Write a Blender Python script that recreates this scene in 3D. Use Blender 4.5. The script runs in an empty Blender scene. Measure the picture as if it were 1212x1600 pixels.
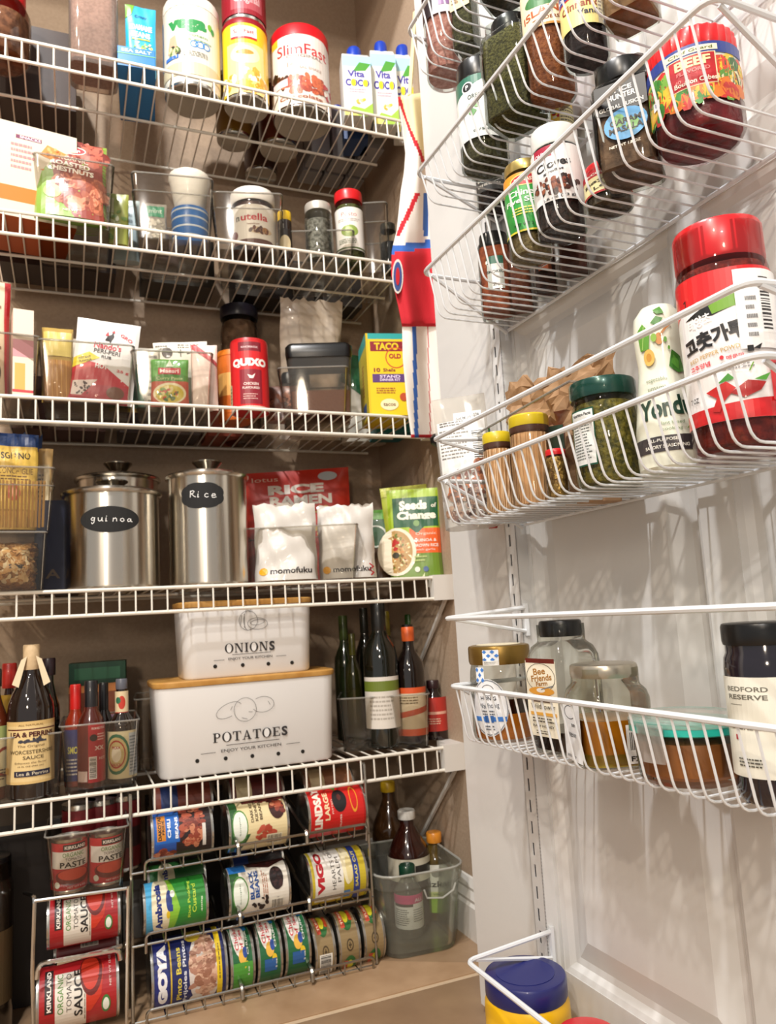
import bpy, bmesh, math, random
from math import sin, cos, pi, sqrt, atan2, radians as R
from mathutils import Vector, Matrix
rnd = random.Random(7)
SC = bpy.context.scene
COL = SC.collection

# ------------------------------------------------------------------ camera, world, lights, exposure
CZ = .565                                     # camera height over the tiled floor
FPX = 1190.5                                  # focal length in pixels of the 1212 x 1600 frame
YAW, PITCH, ROLL = .3981, .1339, -.0562
_cy, _sy, _cp, _sp = cos(YAW), sin(YAW), cos(PITCH), sin(PITCH)
FW = Vector((_sy*_cp, _cy*_cp, _sp))
_r = Vector((_cy, -_sy, 0)); _u = _r.cross(FW)
RT = _r*cos(ROLL)+_u*sin(ROLL); UP = -_r*sin(ROLL)+_u*cos(ROLL)
CAM = Vector((0, 0, CZ))
cd = bpy.data.cameras.new('camera'); cam = bpy.data.objects.new('camera', cd); COL.objects.link(cam)
cd.sensor_fit = 'HORIZONTAL'; cd.sensor_width = 36; cd.lens = 36*FPX/1212; cd.clip_start = .01
m = Matrix((RT, UP, -FW)).transposed().to_4x4(); m.translation = CAM; cam.matrix_world = m
SC.camera = cam
cd.dof.use_dof = True; cd.dof.focus_distance = .72; cd.dof.aperture_fstop = (cd.lens/1000)/.0022
w = bpy.data.worlds.new('world'); SC.world = w; w.use_nodes = True
w.node_tree.nodes['Background'].inputs[0].default_value = (1.0, .97, .94, 1)
w.node_tree.nodes['Background'].inputs[1].default_value = .36
def lamp(loc, power, size, col, aim):
    l = bpy.data.lights.new('ceiling_lamp', 'AREA'); l.shape = 'DISK'; l.size = size; l.energy = power; l.color = col
    o = bpy.data.objects.new('ceiling_lamp', l); o.location = loc
    o.rotation_euler = (Vector(aim)-Vector(loc)).to_track_quat('-Z', 'Y').to_euler(); COL.objects.link(o)
lamp((-.28, .42, 2.40), 20, .07, (1, .98, .97), (.45, .9, .6))
lamp((-.70, -.25, 2.40), 14, .07, (1, .93, .84), (.2, 1.3, .6))
lamp((-1.35, -1.0, 2.40), 17, .09, (1, .85, .68), (.1, 1.4, .6))
lamp((-1.0, -1.9, 2.40), 16, .09, (1, .94, .88), (.3, 1.4, .6))
lamp((-1.0, -1.9, 1.35), 11, .30, (1, .84, .66), (.0, 1.5, .6))  # unseen low lamp, well below the ceiling, added to warm the shelf backs
SC.view_settings.view_transform = 'Standard'; SC.view_settings.look = 'None'
SC.view_settings.gamma = 1; SC.view_settings.use_curve_mapping = False
SC.view_settings.exposure = .44
SC.cycles.transparent_max_bounces = 40; SC.cycles.max_bounces = 8; SC.cycles.use_denoising = True
SC.cycles.caustics_reflective = False; SC.cycles.caustics_refractive = False

# ------------------------------------------------------------------ measuring helpers
def ray(px, py): return FW+RT*((px-606)/FPX)-UP*((py-800)/FPX)
def proj(P):
    d = Vector(P)-CAM; z = d.dot(FW); return 606+FPX*d.dot(RT)/z, 800-FPX*d.dot(UP)/z, z
DANG = .02286
DF = Vector((.41301, .82709, 0)); DD = Vector((sin(DANG), -cos(DANG), 0)); DN = Vector((cos(DANG), sin(DANG), 0))
def door(a, n, z): return DF+DD*a+DN*n+Vector((0, 0, z))      # a along the door, n towards its face (n=.129), z height
def onY(px, py, Y): d = ray(px, py); return CAM+d*(Y/d.y)
def onN(px, py, n): d = ray(px, py); return CAM+d*((n+DF.dot(DN))/d.dot(DN))
def onZ(px, py, z): d = ray(px, py); return CAM+d*((z-CZ)/d.z)
def spot(l, r, t, base, Y=None, n=None, k=.9):
    on = (lambda a, b: onY(a, b, Y)) if Y is not None else (lambda a, b: onN(a, b, n))
    mx = (l+r)/2; py = t+60; P = on(mx, py)
    for _ in range(4):
        b = proj((P.x, P.y, base))[1]; P = on(mx, (t+b)/2)
    d = proj((P.x, P.y, P.z))[2]
    hw = (r-l)/2*d/FPX*cos(math.atan((mx-606)/FPX)); hd = Vector((P.x, P.y, 0)).normalized()*hw*k
    lo, hi = base, base+.6                       # the rim seen is the near one above eye level, the far one below it
    for _ in range(40):
        z = (lo+hi)/2; sg = -1 if z > CZ else 1
        if proj((P.x+hd.x*sg, P.y+hd.y*sg, z))[1] < t: hi = z
        else: lo = z
    return P.x, P.y, base, hw, z-base

def spotb(*a, **q): return spot(*a, k=.35, **q)
def spott(*a, **q): return spot(*a, k=0, **q)
def pX(px, py, Y): return onY(px, py, Y).x
def bfit(l, r, t, base, Y):
    x, y, z, hw, h = spot(l, r, t, base, Y=Y, k=0); return x, 2*hw, h
# ------------------------------------------------------------------ materials
_M = {}
def lin(h):
    h = h.lstrip('#'); o = []
    for i in (0, 2, 4):
        c = int(h[i:i+2], 16)/255; o.append(c/12.92 if c <= .04045 else ((c+.055)/1.055)**2.4)
    return (*o, 1)
def mat(hexc, rough=.45, metal=0, bump=0, scale=60, vary=0, vcol=None, coat=0, trans=0):
    k = (hexc, rough, metal, bump, scale, vary, vcol, coat, trans)
    if k in _M: return _M[k]
    m = bpy.data.materials.new('m'+hexc); m.use_nodes = True; nt = m.node_tree; b = nt.nodes['Principled BSDF']
    b.inputs['Base Color'].default_value = lin(hexc); b.inputs['Roughness'].default_value = rough
    b.inputs['Metallic'].default_value = metal; b.inputs['Coat Weight'].default_value = coat
    b.inputs['Transmission Weight'].default_value = trans
    if bump or vary:
        tc = nt.nodes.new('ShaderNodeTexCoord'); nz = nt.nodes.new('ShaderNodeTexNoise'); nz.inputs['Scale'].default_value = scale
        nz.inputs['Detail'].default_value = 4; nt.links.new(tc.outputs['Object'], nz.inputs['Vector'])
        if bump:
            bp = nt.nodes.new('ShaderNodeBump'); bp.inputs['Strength'].default_value = bump; bp.inputs['Distance'].default_value = .004
            nt.links.new(nz.outputs['Fac'], bp.inputs['Height']); nt.links.new(bp.outputs['Normal'], b.inputs['Normal'])
        if vary:
            rp = nt.nodes.new('ShaderNodeValToRGB'); rp.color_ramp.elements[0].position = .5-.14/max(vary, .1)*.8; rp.color_ramp.elements[1].position = .5+.14/max(vary, .1)*.8
            rp.color_ramp.elements[0].color = lin(vcol or hexc); rp.color_ramp.elements[1].color = lin(hexc)
            nt.links.new(nz.outputs['Fac'], rp.inputs[0]); nt.links.new(rp.outputs[0], b.inputs['Base Color'])
    _M[k] = m; return m
def clear(tint='#f2f5f2', rough=.04, k=1.0, milky=0, mcol='#e8e4dc'):
    key = ('clear', tint, rough, k, milky, mcol)
    if key in _M: return _M[key]
    m = bpy.data.materials.new('clear'); m.use_nodes = True; nt = m.node_tree; nt.nodes.clear()
    out = nt.nodes.new('ShaderNodeOutputMaterial'); tr = nt.nodes.new('ShaderNodeBsdfTransparent'); gl = nt.nodes.new('ShaderNodeBsdfGlossy')
    fr = nt.nodes.new('ShaderNodeLayerWeight'); fr.inputs['Blend'].default_value = .22
    mx = nt.nodes.new('ShaderNodeMixShader'); mt = nt.nodes.new('ShaderNodeMath'); mt.operation = 'MULTIPLY_ADD'
    mt.inputs[1].default_value = .75*k; mt.inputs[2].default_value = .015
    tr.inputs[0].default_value = lin(tint); gl.inputs['Roughness'].default_value = rough; gl.inputs[0].default_value = (.9, .9, .9, 1)
    nt.links.new(fr.outputs['Fresnel'], mt.inputs[0]); nt.links.new(mt.outputs[0], mx.inputs[0])
    src = tr
    if milky:
        df = nt.nodes.new('ShaderNodeBsdfDiffuse'); df.inputs[0].default_value = lin(mcol); m2 = nt.nodes.new('ShaderNodeMixShader'); m2.inputs[0].default_value = milky
        nt.links.new(tr.outputs[0], m2.inputs[1]); nt.links.new(df.outputs[0], m2.inputs[2]); src = m2
    nt.links.new(src.outputs[0], mx.inputs[1]); nt.links.new(gl.outputs[0], mx.inputs[2]); nt.links.new(mx.outputs[0], out.inputs[0])
    _M[key] = m; return m
WHITE = '#ffffff'; INK = '#1c1b1c'
WIRE = mat('#e9e4d8', .35); WIREW = mat('#e0e4e8', .3, coat=.3)
GLASS = clear('#f4f7f4'); PLAS = clear('#f5f3ef', .06, 1.0, .008); STEEL = mat('#c9c7c2', .22, 1); CHROME = mat('#d5d3cc', .18, 1)

# ------------------------------------------------------------------ mesh accumulator
class MB:
    def __init__(s): s.v = []; s.f = []; s.m = []; s.mats = []
    def mi(s, m):
        if m not in s.mats: s.mats.append(m)
        return s.mats.index(m)
    def add(s, vs, fs, m):
        o = len(s.v); k = s.mi(m); s.v += [tuple(v) for v in vs]
        for f in fs: s.f.append(tuple(i+o for i in f)); s.m.append(k)
        return s
    def box(s, x0, x1, y0, y1, z0, z1, m):
        vs = [(x, y, z) for z in (z0, z1) for y in (y0, y1) for x in (x0, x1)]
        return s.add(vs, [(0, 2, 3, 1), (4, 5, 7, 6), (0, 1, 5, 4), (2, 6, 7, 3), (0, 4, 6, 2), (1, 3, 7, 5)], m)
    def lathe(s, prof, m, seg=32, n=2, sx=1, sy=1, cap=True, at=(0, 0, 0), rib=0, ribn=30):
        """rings of (radius, z); n>2 squares the section off"""
        vs = []; fs = []
        for r, z in prof:
            for i in range(seg):
                a = 2*pi*i/seg+(pi/seg if n > 2 else 0); c, d = cos(a), sin(a)
                q = 1 if n == 2 else 1/(abs(c)**n+abs(d)**n)**(1/n)
                if rib and i % 2: q *= 1-rib
                vs.append((at[0]+r*q*c*sx, at[1]+r*q*d*sy, at[2]+z))
        for j in range(len(prof)-1):
            for i in range(seg):
                k = (i+1) % seg; fs.append((j*seg+i, j*seg+k, (j+1)*seg+k, (j+1)*seg+i))
        if cap: fs.append(tuple(reversed(range(seg)))); fs.append(tuple(range((len(prof)-1)*seg, len(prof)*seg)))
        return s.add(vs, fs, m)
    def tube(s, pts, r, m, seg=6, closed=False):
        pts = [Vector(p) for p in pts]; N = len(pts); vs = []; fs = []; up = None
        for i, p in enumerate(pts):
            a = pts[(i-1) % N] if (closed or i) else p; b = pts[(i+1) % N] if (closed or i < N-1) else p
            t = (b-a).normalized()
            if up is None: up = t.orthogonal().normalized()
            up = (up-t*up.dot(t)); up = up.normalized() if up.length > 1e-5 else t.orthogonal().normalized()
            bi = t.cross(up)
            for k in range(seg):
                an = 2*pi*k/seg; vs.append(p+(up*cos(an)+bi*sin(an))*r)
        for i in range(N if closed else N-1):
            j = (i+1) % N
            for k in range(seg):
                l = (k+1) % seg; fs.append((i*seg+k, i*seg+l, j*seg+l, j*seg+k))
        if not closed: fs.append(tuple(reversed(range(seg)))); fs.append(tuple(range((N-1)*seg, N*seg)))
        return s.add(vs, fs, m)
    def build(s, name, parent=None, smooth=True):
        me = bpy.data.meshes.new(name); me.from_pydata(s.v, [], s.f)
        for m in s.mats: me.materials.append(m)
        me.polygons.foreach_set('material_index', s.m)
        if smooth:
            me.polygons.foreach_set('use_smooth', [True]*len(s.f)); me.set_sharp_from_angle(angle=R(38))
        me.update(); o = bpy.data.objects.new(name, me); COL.objects.link(o)
        if parent is not None: o.parent = parent
        return o
def bend(pts, rad, k=4):
    """round the inner corners of a polyline"""
    out = [Vector(pts[0])]
    for i in range(1, len(pts)-1):
        a, p, b = Vector(pts[i-1]), Vector(pts[i]), Vector(pts[i+1]); u = (a-p); v = (b-p); q = min(rad, u.length*.49, v.length*.49)
        A = p+u.normalized()*q; B = p+v.normalized()*q
        for j in range(k+1):
            t = j/k; out.append(A*(1-t)**2+p*2*t*(1-t)+B*t*t)
    out.append(Vector(pts[-1])); return out
def thing(name, label, cat, loc=(0, 0, 0), rz=0, group=None):
    o = bpy.data.objects.new(name, None); o.empty_display_size = .02; COL.objects.link(o)
    o.location = loc; o.rotation_euler = (0, 0, rz); o['label'] = label; o['category'] = cat
    if group: o['group'] = group
    return o
def facecam(x, y, off=0): return atan2(-x, y)+R(off)
def dup_mesh(src, name, parent, loc=(0, 0, 0)):
    o = bpy.data.objects.new(name, src.data); COL.objects.link(o); o.parent = parent; o.location = loc; return o

# ------------------------------------------------------------------ printed labels
_T = {}
def glyphs(s, bold):
    k = (s, bold)
    if k not in _T:
        c = bpy.data.curves.new('t', 'FONT'); c.body = s; c.resolution_u = 3; c.offset = .022*bold; c.fill_mode = 'FRONT'
        o = bpy.data.objects.new('t', c); me = bpy.data.meshes.new_from_object(o)
        vs = [v.co[:2] for v in me.vertices]; fs = [tuple(p.vertices) for p in me.polygons]
        bpy.data.objects.remove(o); bpy.data.meshes.remove(me); bpy.data.curves.remove(c)
        xs = [v[0] for v in vs]; ys = [v[1] for v in vs]; x0, x1, y0, y1 = min(xs), max(xs), min(ys), max(ys)
        _T[k] = ([((x-x0)/(x1-x0)-.5, (y-y0)/(y1-y0)-.5) for x, y in vs], fs, (x1-x0)/(y1-y0))
    return _T[k]
def label(parent, surf, W, H, items, name='label', step=None, both=False, rough=.4, coat=0, h0=.0004):
    """items live in a unit square that surf(u, v, h) lays on the thing, W x H metres"""
    bm = bmesh.new(); mats = []; h = h0
    def face(pts, k):
        try: f = bm.faces.new([bm.verts.new((x*W, y*H, h)) for x, y in pts]); f.material_index = k
        except ValueError: pass
    def mi(c):
        m = c if not isinstance(c, str) else mat(c, rough, coat=coat)
        if m not in mats: mats.append(m)
        return mats.index(m)
    for it in items:
        t = it[0]; h += .00007
        if t == 'r': _, a, b, c, d, col = it; face([(a, b), (c, b), (c, d), (a, d)], mi(col))
        elif t == 'e':
            _, a, b, ra, rb, col = it; face([(a+ra*cos(i*pi/12), b+rb*sin(i*pi/12)) for i in range(24)], mi(col))
        elif t == 'o':                                           # ring
            _, a, b, ra, rb, th, col = it; k = mi(col)
            for i in range(20):
                A, B = i*pi/10, (i+1)*pi/10; q = 1-th
                face([(a+ra*cos(A), b+rb*sin(A)), (a+ra*cos(B), b+rb*sin(B)), (a+ra*q*cos(B), b+rb*q*sin(B)), (a+ra*q*cos(A), b+rb*q*sin(A))], k)
        elif t == 'p': face(it[1], mi(it[2]))
        elif t == 't':
            _, s, cu, cv, w_, h_, col = it[:7]; rot = R(it[7]) if len(it) > 7 else 0; bold = it[8] if len(it) > 8 else 1
            g, fs, asp = glyphs(s, bold); k = mi(col); ww, hh = (w_*W, h_*H) if abs(sin(rot)) < .7 else (h_*H, w_*W)
            vs = []
            for x, y in g:
                X, Y = x*ww, y*hh; vs.append(bm.verts.new((cu*W+X*cos(rot)-Y*sin(rot), cv*H+X*sin(rot)+Y*cos(rot), h)))
            for f in fs:
                try: bm.faces.new([vs[i] for i in f]).material_index = k
                except ValueError: pass
        elif t == 's':                                           # pen strokes
            _, lines, th, col = it; k = mi(col)
            for ln in lines:
                for i in range(len(ln)-1):
                    (a, b), (c, d) = ln[i], ln[i+1]; dx, dy = (c-a)*W, (d-b)*H; L = sqrt(dx*dx+dy*dy) or 1; nx, ny = -dy/L*th/2/W, dx/L*th/2/H
                    ex, ey = dx/L*th*.3/W, dy/L*th*.3/H
                    face([(a-nx-ex, b-ny-ey), (a+nx-ex, b+ny-ey), (c+nx+ex, d+ny+ey), (c-nx+ex, d-ny+ey)], k)
        elif t == 'k':                                           # scattered printed beans, leaves, flecks
            _, a, b, ra, rb, n, sz, cols = it; rr = random.Random(n*7+int(a*100)); ks = [mi(c) for c in cols]; h1 = h
            for q in range(n):
                an, rd = rr.random()*2*pi, sqrt(rr.random()); X, Y = a+ra*rd*cos(an), b+rb*rd*sin(an); ro = rr.random()*pi; s1 = sz*(.7+.6*rr.random()); s2 = s1*(.5+.3*rr.random())
                h = h1+.0001*(q % 3)/3; pts = []
                for i in range(7):
                    c1, c2 = s1*cos(i*2*pi/7), s2*sin(i*2*pi/7); pts.append((X+(c1*cos(ro)-c2*sin(ro))/W, Y+(c1*sin(ro)+c2*cos(ro))/H))
                face(pts, ks[q % len(ks)])
            h = h1+.0001
        elif t == 'l':                                           # lines of print too small to read
            _, a, b, c, d, n, col = it; k = mi(col); rr = random.Random(n+int(a*99))
            for i in range(n):
                y = d-(i+.5)*(d-b)/n; x = a; hh = (d-b)/n*.22; e = c-(c-a)*rr.random()*.25
                while x < e-.01:
                    x2 = min(e, x+(c-a)*(.05+.12*rr.random())); face([(x, y-hh), (x2, y-hh), (x2, y+hh), (x, y+hh)], k); x = x2+(c-a)*.025
        elif t == 'b':                                           # barcode
            _, a, b, c, d, vert, col = it; k = mi(INK); kw = mi(col); face([(a, b), (c, b), (c, d), (a, d)], kw); h += .00006; rr = random.Random(5); x = .06
            while x < .92:
                q = .012+.03*rr.random()
                if vert: face([(a+(c-a)*x, b+(d-b)*.12), (a+(c-a)*(x+q), b+(d-b)*.12), (a+(c-a)*(x+q), d-(d-b)*.08), (a+(c-a)*x, d-(d-b)*.08)], k)
                else: face([(a+(c-a)*.1, b+(d-b)*x), (c-(c-a)*.1, b+(d-b)*x), (c-(c-a)*.1, b+(d-b)*(x+q)), (a+(c-a)*.1, b+(d-b)*(x+q))], k)
                x += q+.015+.02*rr.random()
    if step:
        for ax in ((0, 1) if both else (0,)):
            S = (W, H)[ax]; n = int(S/step)
            for i in range(1, n+1):
                co = [0, 0, 0]; co[ax] = i*S/(n+1); no = [0, 0, 0]; no[ax] = 1
                bmesh.ops.bisect_plane(bm, geom=bm.verts[:]+bm.edges[:]+bm.faces[:], plane_co=co, plane_no=no, dist=1e-7)
    for v in bm.verts: v.co = Vector(surf(v.co.x, v.co.y, v.co.z))
    me = bpy.data.meshes.new(name); bm.to_mesh(me); bm.free()
    for m_ in mats: me.materials.append(m_)
    o = bpy.data.objects.new(name, me); COL.objects.link(o); o.parent = parent; return o
def cyl_label(parent, rad, z0, z1, ang, items, off=0, name='label', coat=.2, sy=1, **kw):
    """wraps +-ang degrees of a round body, centred off degrees from its front (-Y)"""
    W = 2*R(ang)*rad; o = R(off)
    def surf(u, v, h):
        a = o+(u-W/2)/rad; return ((rad+h)*sin(a), -(rad*sy+h)*cos(a), z0+v)
    return label(parent, surf, W, z1-z0, items, name, step=rad*.14, coat=coat, h0=.0005, **kw)
def flat_label(parent, x0, x1, y, z0, z1, items, name='label', side='f', **kw):
    """on a flat face: 'f' front at y, 'r' right side at x=y, 'l' left side"""
    if side == 'f': surf = lambda u, v, h: (x0+u, y-h, z0+v)
    elif side == 'r': surf = lambda u, v, h: (y+h, x0+u, z0+v)
    else: surf = lambda u, v, h: (y-h, x1-u, z0+v)
    return label(parent, surf, x1-x0, z1-z0, items, name, **kw)

# ------------------------------------------------------------------ generic containers
ROUND_JAR = [(.90, 0), (.97, .015), (1, .05), (1, .78), (.97, .82), (.86, .86), (.84, .88), (.84, .97)]
STRAIGHT = [(.93, 0), (1, .02), (1, .80), (.97, .84), (.90, .87), (.90, .97)]
def jar(name, lab, cat, sp, prof=ROUND_JAR, n=2, glass=GLASS, fill=None, fcol=None, lidz=.86, lidr=.9, lidm=None, rib=0, labels=(), off=0, group=None, seg=32, sy=1, base=True, body='glass_body', lid_label=None, lidtop=None, lidname='lid', layer2=None, z0=.03):
    x, y, z, r, h = sp; t = thing(name, lab, cat, (x, y, z), facecam(x, y, off), group)
    MB().lathe([(a*r, b*h) for a, b in prof], glass, seg, n, sy=sy).build(body, t)
    def ring(f0, f1):
        pr = []
        def rad(f):
            for (a, b), (c, d) in zip(prof, prof[1:]):
                if b <= f <= d: return a+(c-a)*(f-b)/max(d-b, 1e-6)
            return prof[-1][0]
        fs = sorted({f0, f1} | {b for a, b in prof if f0 < b < f1})
        return [(rad(f)*r*.93-.0004, f*h) for f in fs]
    if fill: MB().lathe(ring(z0, fill), fcol, seg, n, sy=sy).build('contents', t)
    if layer2: MB().lathe(ring(layer2[0], layer2[1]), layer2[2], seg, n, sy=sy).build('contents', t)
    if lidm is not None:
        L = lidr*r; z0 = lidz*h; b = MB()
        b.lathe([(L*.97, z0), (L, z0+.003), (L, h-.003), (L*.97, h-.0008), (L*.9, h)], lidm, 60 if rib else 32, rib=rib)
        if lidtop: b.lathe([(L*.72, h-.0005), (L*.72, h+.0006)], lidtop, 32)
        b.build(lidname, t)
    for l in labels: l(t, r, h)
    return t
def L_(z0, z1, ang, items, off=0, k=1.0, name='label', **kw): return lambda t, r, h: cyl_label(t, r*k, z0*h, z1*h, ang, items, off, name, **kw)
def F_(w0, z0, z1, items, name='label', k=1.0, **kw): return lambda t, r, h: flat_label(t, -w0*r, w0*r, -r*k, z0*h, z1*h, items, name, **kw)
def rrect(w, d, rad, k=4):
    out = []
    for cx, cy, a0 in ((w/2-rad, d/2-rad, 0), (-w/2+rad, d/2-rad, 90), (-w/2+rad, -d/2+rad, 180), (w/2-rad, -d/2+rad, 270)):
        for i in range(k+1): a = R(a0+90*i/k); out.append((cx+rad*cos(a), cy+rad*sin(a)))
    return out
def loft(b, secs, m, cap=(True, True)):
    """secs: (w, d, rad, z[, cx, cy]) rounded-rectangle rings"""
    vs = []; fs = []; N = 20
    for s in secs:
        cx, cy = (s[4], s[5]) if len(s) > 4 else (0, 0)
        vs += [(cx+x, cy+y, s[3]) for x, y in rrect(s[0], s[1], s[2])]
    for j in range(len(secs)-1):
        for i in range(N): k = (i+1) % N; fs.append((j*N+i, j*N+k, (j+1)*N+k, (j+1)*N+i))
    if cap[0]: fs.append(tuple(reversed(range(N))))
    if cap[1]: fs.append(tuple(range((len(secs)-1)*N, len(secs)*N)))
    b.add(vs, fs, m); return b
def bin_(lab, x, y, z, w, d, h, rz=0, taper=.9, group='clear plastic pantry bins', m=None, name='clear_bin', rim=.0016, lip=False):
    t = thing(name, lab, 'bin', (x, y, z), rz, group); m = m or PLAS; b = MB()
    loft(b, [(w*taper, d*taper, .008, 0), (w, d, .008, h), (w-.004, d-.004, .007, h), (w*taper-.004, d*taper-.004, .007, .0025)], m, (True, True)); b.build('bin_body', t)
    b = MB(); b.tube([(p[0], p[1], h) for p in rrect(w, d, .008)], rim, clear('#e4e2dc', .08, 1.4, .22), 6, True); b.build('rim', t)
    if lip:
        b = MB(); b.tube([(p[0], p[1], h*.72) for p in rrect(w*.97+.002, d*.97+.002, .008)], .0012, clear('#e4e2dc', .08, 1.4, .15), 6, True); b.build('ridge', t)
    return t
def carton(name, lab, cat, x, y, z, w, d, h, rz, col, front=(), side=None, group=None, tilt=0, flap=False, top=None, both=False):
    t = thing(name, lab, cat, (x, y, z), rz, group)
    if tilt: t.rotation_euler = (R(tilt), 0, rz)
    b = MB(); loft(b, [(w, d, .0012, 0), (w, d, .0012, h)], mat(col, .5) if isinstance(col, str) else col); b.build('box_body', t)
    if front: flat_label(t, -w/2, w/2, -d/2, 0, h, list(front), 'front_panel')
    if side: flat_label(t, -d/2, d/2, w/2 if side[0] == 'r' else -w/2, 0, h, side[1], 'side_panel', side=side[0])
    return t
def pouch(name, lab, cat, x, y, z, w, h, d, rz, col, items=(), crumple=.0012, tilt=0, roll=0, group=None, rough=.35, ragged=0, seed=1, coat=.3, flat=False, labname='print', facet=0):
    """soft bag: bulging front and back that meet in side and top seams"""
    t = thing(name, lab, cat, (x, y, z), rz, group)
    t.rotation_euler = (Matrix.Rotation(rz, 3, 'Z') @ Matrix.Rotation(R(tilt), 3, 'X') @ Matrix.Rotation(R(roll), 3, 'Y')).to_euler()
    rr = random.Random(seed); ph = [rr.random()*6 for _ in range(8)]
    def th(u, v):
        u = min(1, max(0, u)); v = min(1, max(0, v)); e = max(0, 1-abs(2*u-1)**4)**.5; q = (1-v)**.6*(1-.15*v) if not flat else max(0, 1-abs(2*v-1)**4)**.5
        cr = sin(u*9+ph[0]+v*5)*.4+sin(v*17+ph[1]-u*6)*.35+sin(u*23+v*13+ph[2])*.25
        return .0006+d/2*e*q+crumple*cr*(.4+.6*e)*min(1, v*8+.1)
    def xw(u, v): return w*(u-.5)*(1-.03*sin(pi*v)) + crumple*sin(v*14+ph[3])*.2
    nu, nv = 16, 20; vs = []; fs = []; m_ = col if not isinstance(col, str) else mat(col, rough, coat=coat)
    for s in (-1, 1):
        for j in range(nv+1):
            for i in range(nu+1):
                u, v = i/nu, j/nv; top = ragged*(sin(u*21+ph[4])*.5+sin(u*47+ph[5])*.5) if j == nv else 0
                fj = [(rr.random()-.5)*2*facet*min(1, v*3) for _ in range(3)] if facet else (0, 0, 0)
                vs.append((xw(u, v)+fj[0], s*th(u, v)+fj[1], v*h+top+fj[2]))
    K = (nu+1)*(nv+1)
    for j in range(nv):
        for i in range(nu):
            a = j*(nu+1)+i; fs.append((a, a+1, a+nu+2, a+nu+1)); fs.append((K+a, K+a+nu+1, K+a+nu+2, K+a+1))
    for i in range(nu): fs.append((i, K+i, K+i+1, i+1)); a = nv*(nu+1)+i; fs.append((a, a+1, K+a+1, K+a))
    for j in range(nv): a = j*(nu+1); fs.append((a, a+nu+1, K+a+nu+1, K+a)); a += nu; fs.append((a, K+a, K+a+nu+1, a+nu+1))
    MB().add(vs, fs, m_).build('bag_body', t, smooth=not facet)
    if items:
        label(t, lambda u, v, q: (xw(u/w, v/h), -th(u/w, v/h)-q-.0003, v), w, h, list(items), labname, step=w/16, both=True, coat=coat, rough=rough)
    return t
def bottle(name, lab, cat, sp, prof, glass, fill=None, fcol=None, cap=None, capm=None, labels=(), off=0, group=None, n=2, capname='cap', sy=1, rib=0):
    """cap = (z0 fraction, z1 fraction, radius fraction)"""
    x, y, z, r, h = sp; t = thing(name, lab, cat, (x, y, z), facecam(x, y, off), group)
    MB().lathe([(a*r, b*h) for a, b in prof], glass, 32, n, sy=sy).build('glass_body', t)
    if fill: MB().lathe([(a*r*.9, min(max(b, .015), fill)*h) for a, b in prof if b <= fill+.12], fcol, 32, n, sy=sy).build('contents', t)
    if cap: MB().lathe([(cap[2]*r*.97, cap[0]*h), (cap[2]*r, cap[0]*h+.001), (cap[2]*r, cap[1]*h-.002), (cap[2]*r*.9, cap[1]*h)], capm, 40, rib=rib).build(capname, t)
    for l in labels: l(t, r, h)
    return t

# ================================================================== THE SETTING
ZS = [0, 1.5442, 1.2384, .9333, .6291, .3242]; YF, LIP, XR, XL, YB = 1.2736, .0396, .617, -.60, 1.565
WALL = mat('#b39d86', .75, bump=.15, scale=180, vary=.5, vcol='#a8927c')
PAINT = mat('#dddad4', .45, bump=.05, scale=90)
DOORP = mat('#dadad8', .38, bump=.06, scale=70)
def struct(name, b, parent=None):
    o = b.build(name, parent, smooth=False)
    if parent is None: o['kind'] = 'structure'
    return o
struct('wall_back', MB().box(-.70, .72, 1.592, 1.66, 0, 2.44, WALL))
struct('wall_right', MB().box(.656, .72, 1.0, 1.592, 0, 2.44, WALL))
struct('wall_left', MB().box(-.72, -.66, 1.0, 1.592, 0, 2.44, WALL))
b = MB(); b.box(-.72, .80, 1.00, 1.10, 2.05, 2.44, PAINT); b.box(.61, 1.6, 1.0, 1.06, 0, 2.05, PAINT); b.box(-1.6, -.60, 1.0, 1.10, 0, 2.05, PAINT)
struct('wall_front', b)
struct('ceiling', MB().box(-.72, .72, 1.10, 1.66, 2.44, 2.5, PAINT))
# baseboard on the right wall, a stepped moulding
b = MB(); pr = [(.0, 0), (.016, 0), (.016, .055), (.012, .060), (.014, .066), (.008, .078), (.009, .083), (.003, .096), (0, .098)]
vs = [(.656-p, y, z) for y in (1.06, 1.592) for p, z in pr]; n_ = len(pr)
b.add(vs, [(i, i+1, i+1+n_, i+n_) for i in range(n_-1)]+[tuple(range(n_))], PAINT); struct('baseboard_right', b)
b = MB(); vs = [(x, 1.592-p, z) for x in (-.66, .656) for p, z in pr]; b.add(vs, [(i, i+1, i+1+n_, i+n_) for i in range(n_-1)], PAINT); struct('baseboard_back', b)
# floor: grout bed with separate tiles
GROUT = mat('#c9b294', .8, bump=.3, scale=120)
TILE = [mat('#b09273', .38, bump=.08, scale=14, vary=.55, vcol='#96785a'), mat('#aa8c6d', .38, bump=.08, scale=11, vary=.55, vcol='#92755a')]
fl = struct('floor', MB().box(-1.7, 1.6, -1.4, 1.6, -.02, -.0025, GROUT))
TY, TW = 1.146, .40
i = 0
for r_ in range(-5, 2):
    for c_ in range(-3, 3):
        x0 = c_*.62+.03+.004; y0 = TY+r_*TW+.006; x1 = x0+.62-.010; y1 = min(y0+TW-.012, 1.59)
        bb = MB(); loft(bb, [(x1-x0, y1-y0, .003, -.0025), (x1-x0, y1-y0, .003, -.0008), (x1-x0-.003, y1-y0-.003, .003, 0)], TILE[(r_+c_) % 2])
        o = bb.build('tile', fl); o.location = ((x0+x1)/2, (y0+y1)/2, 0)
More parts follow.
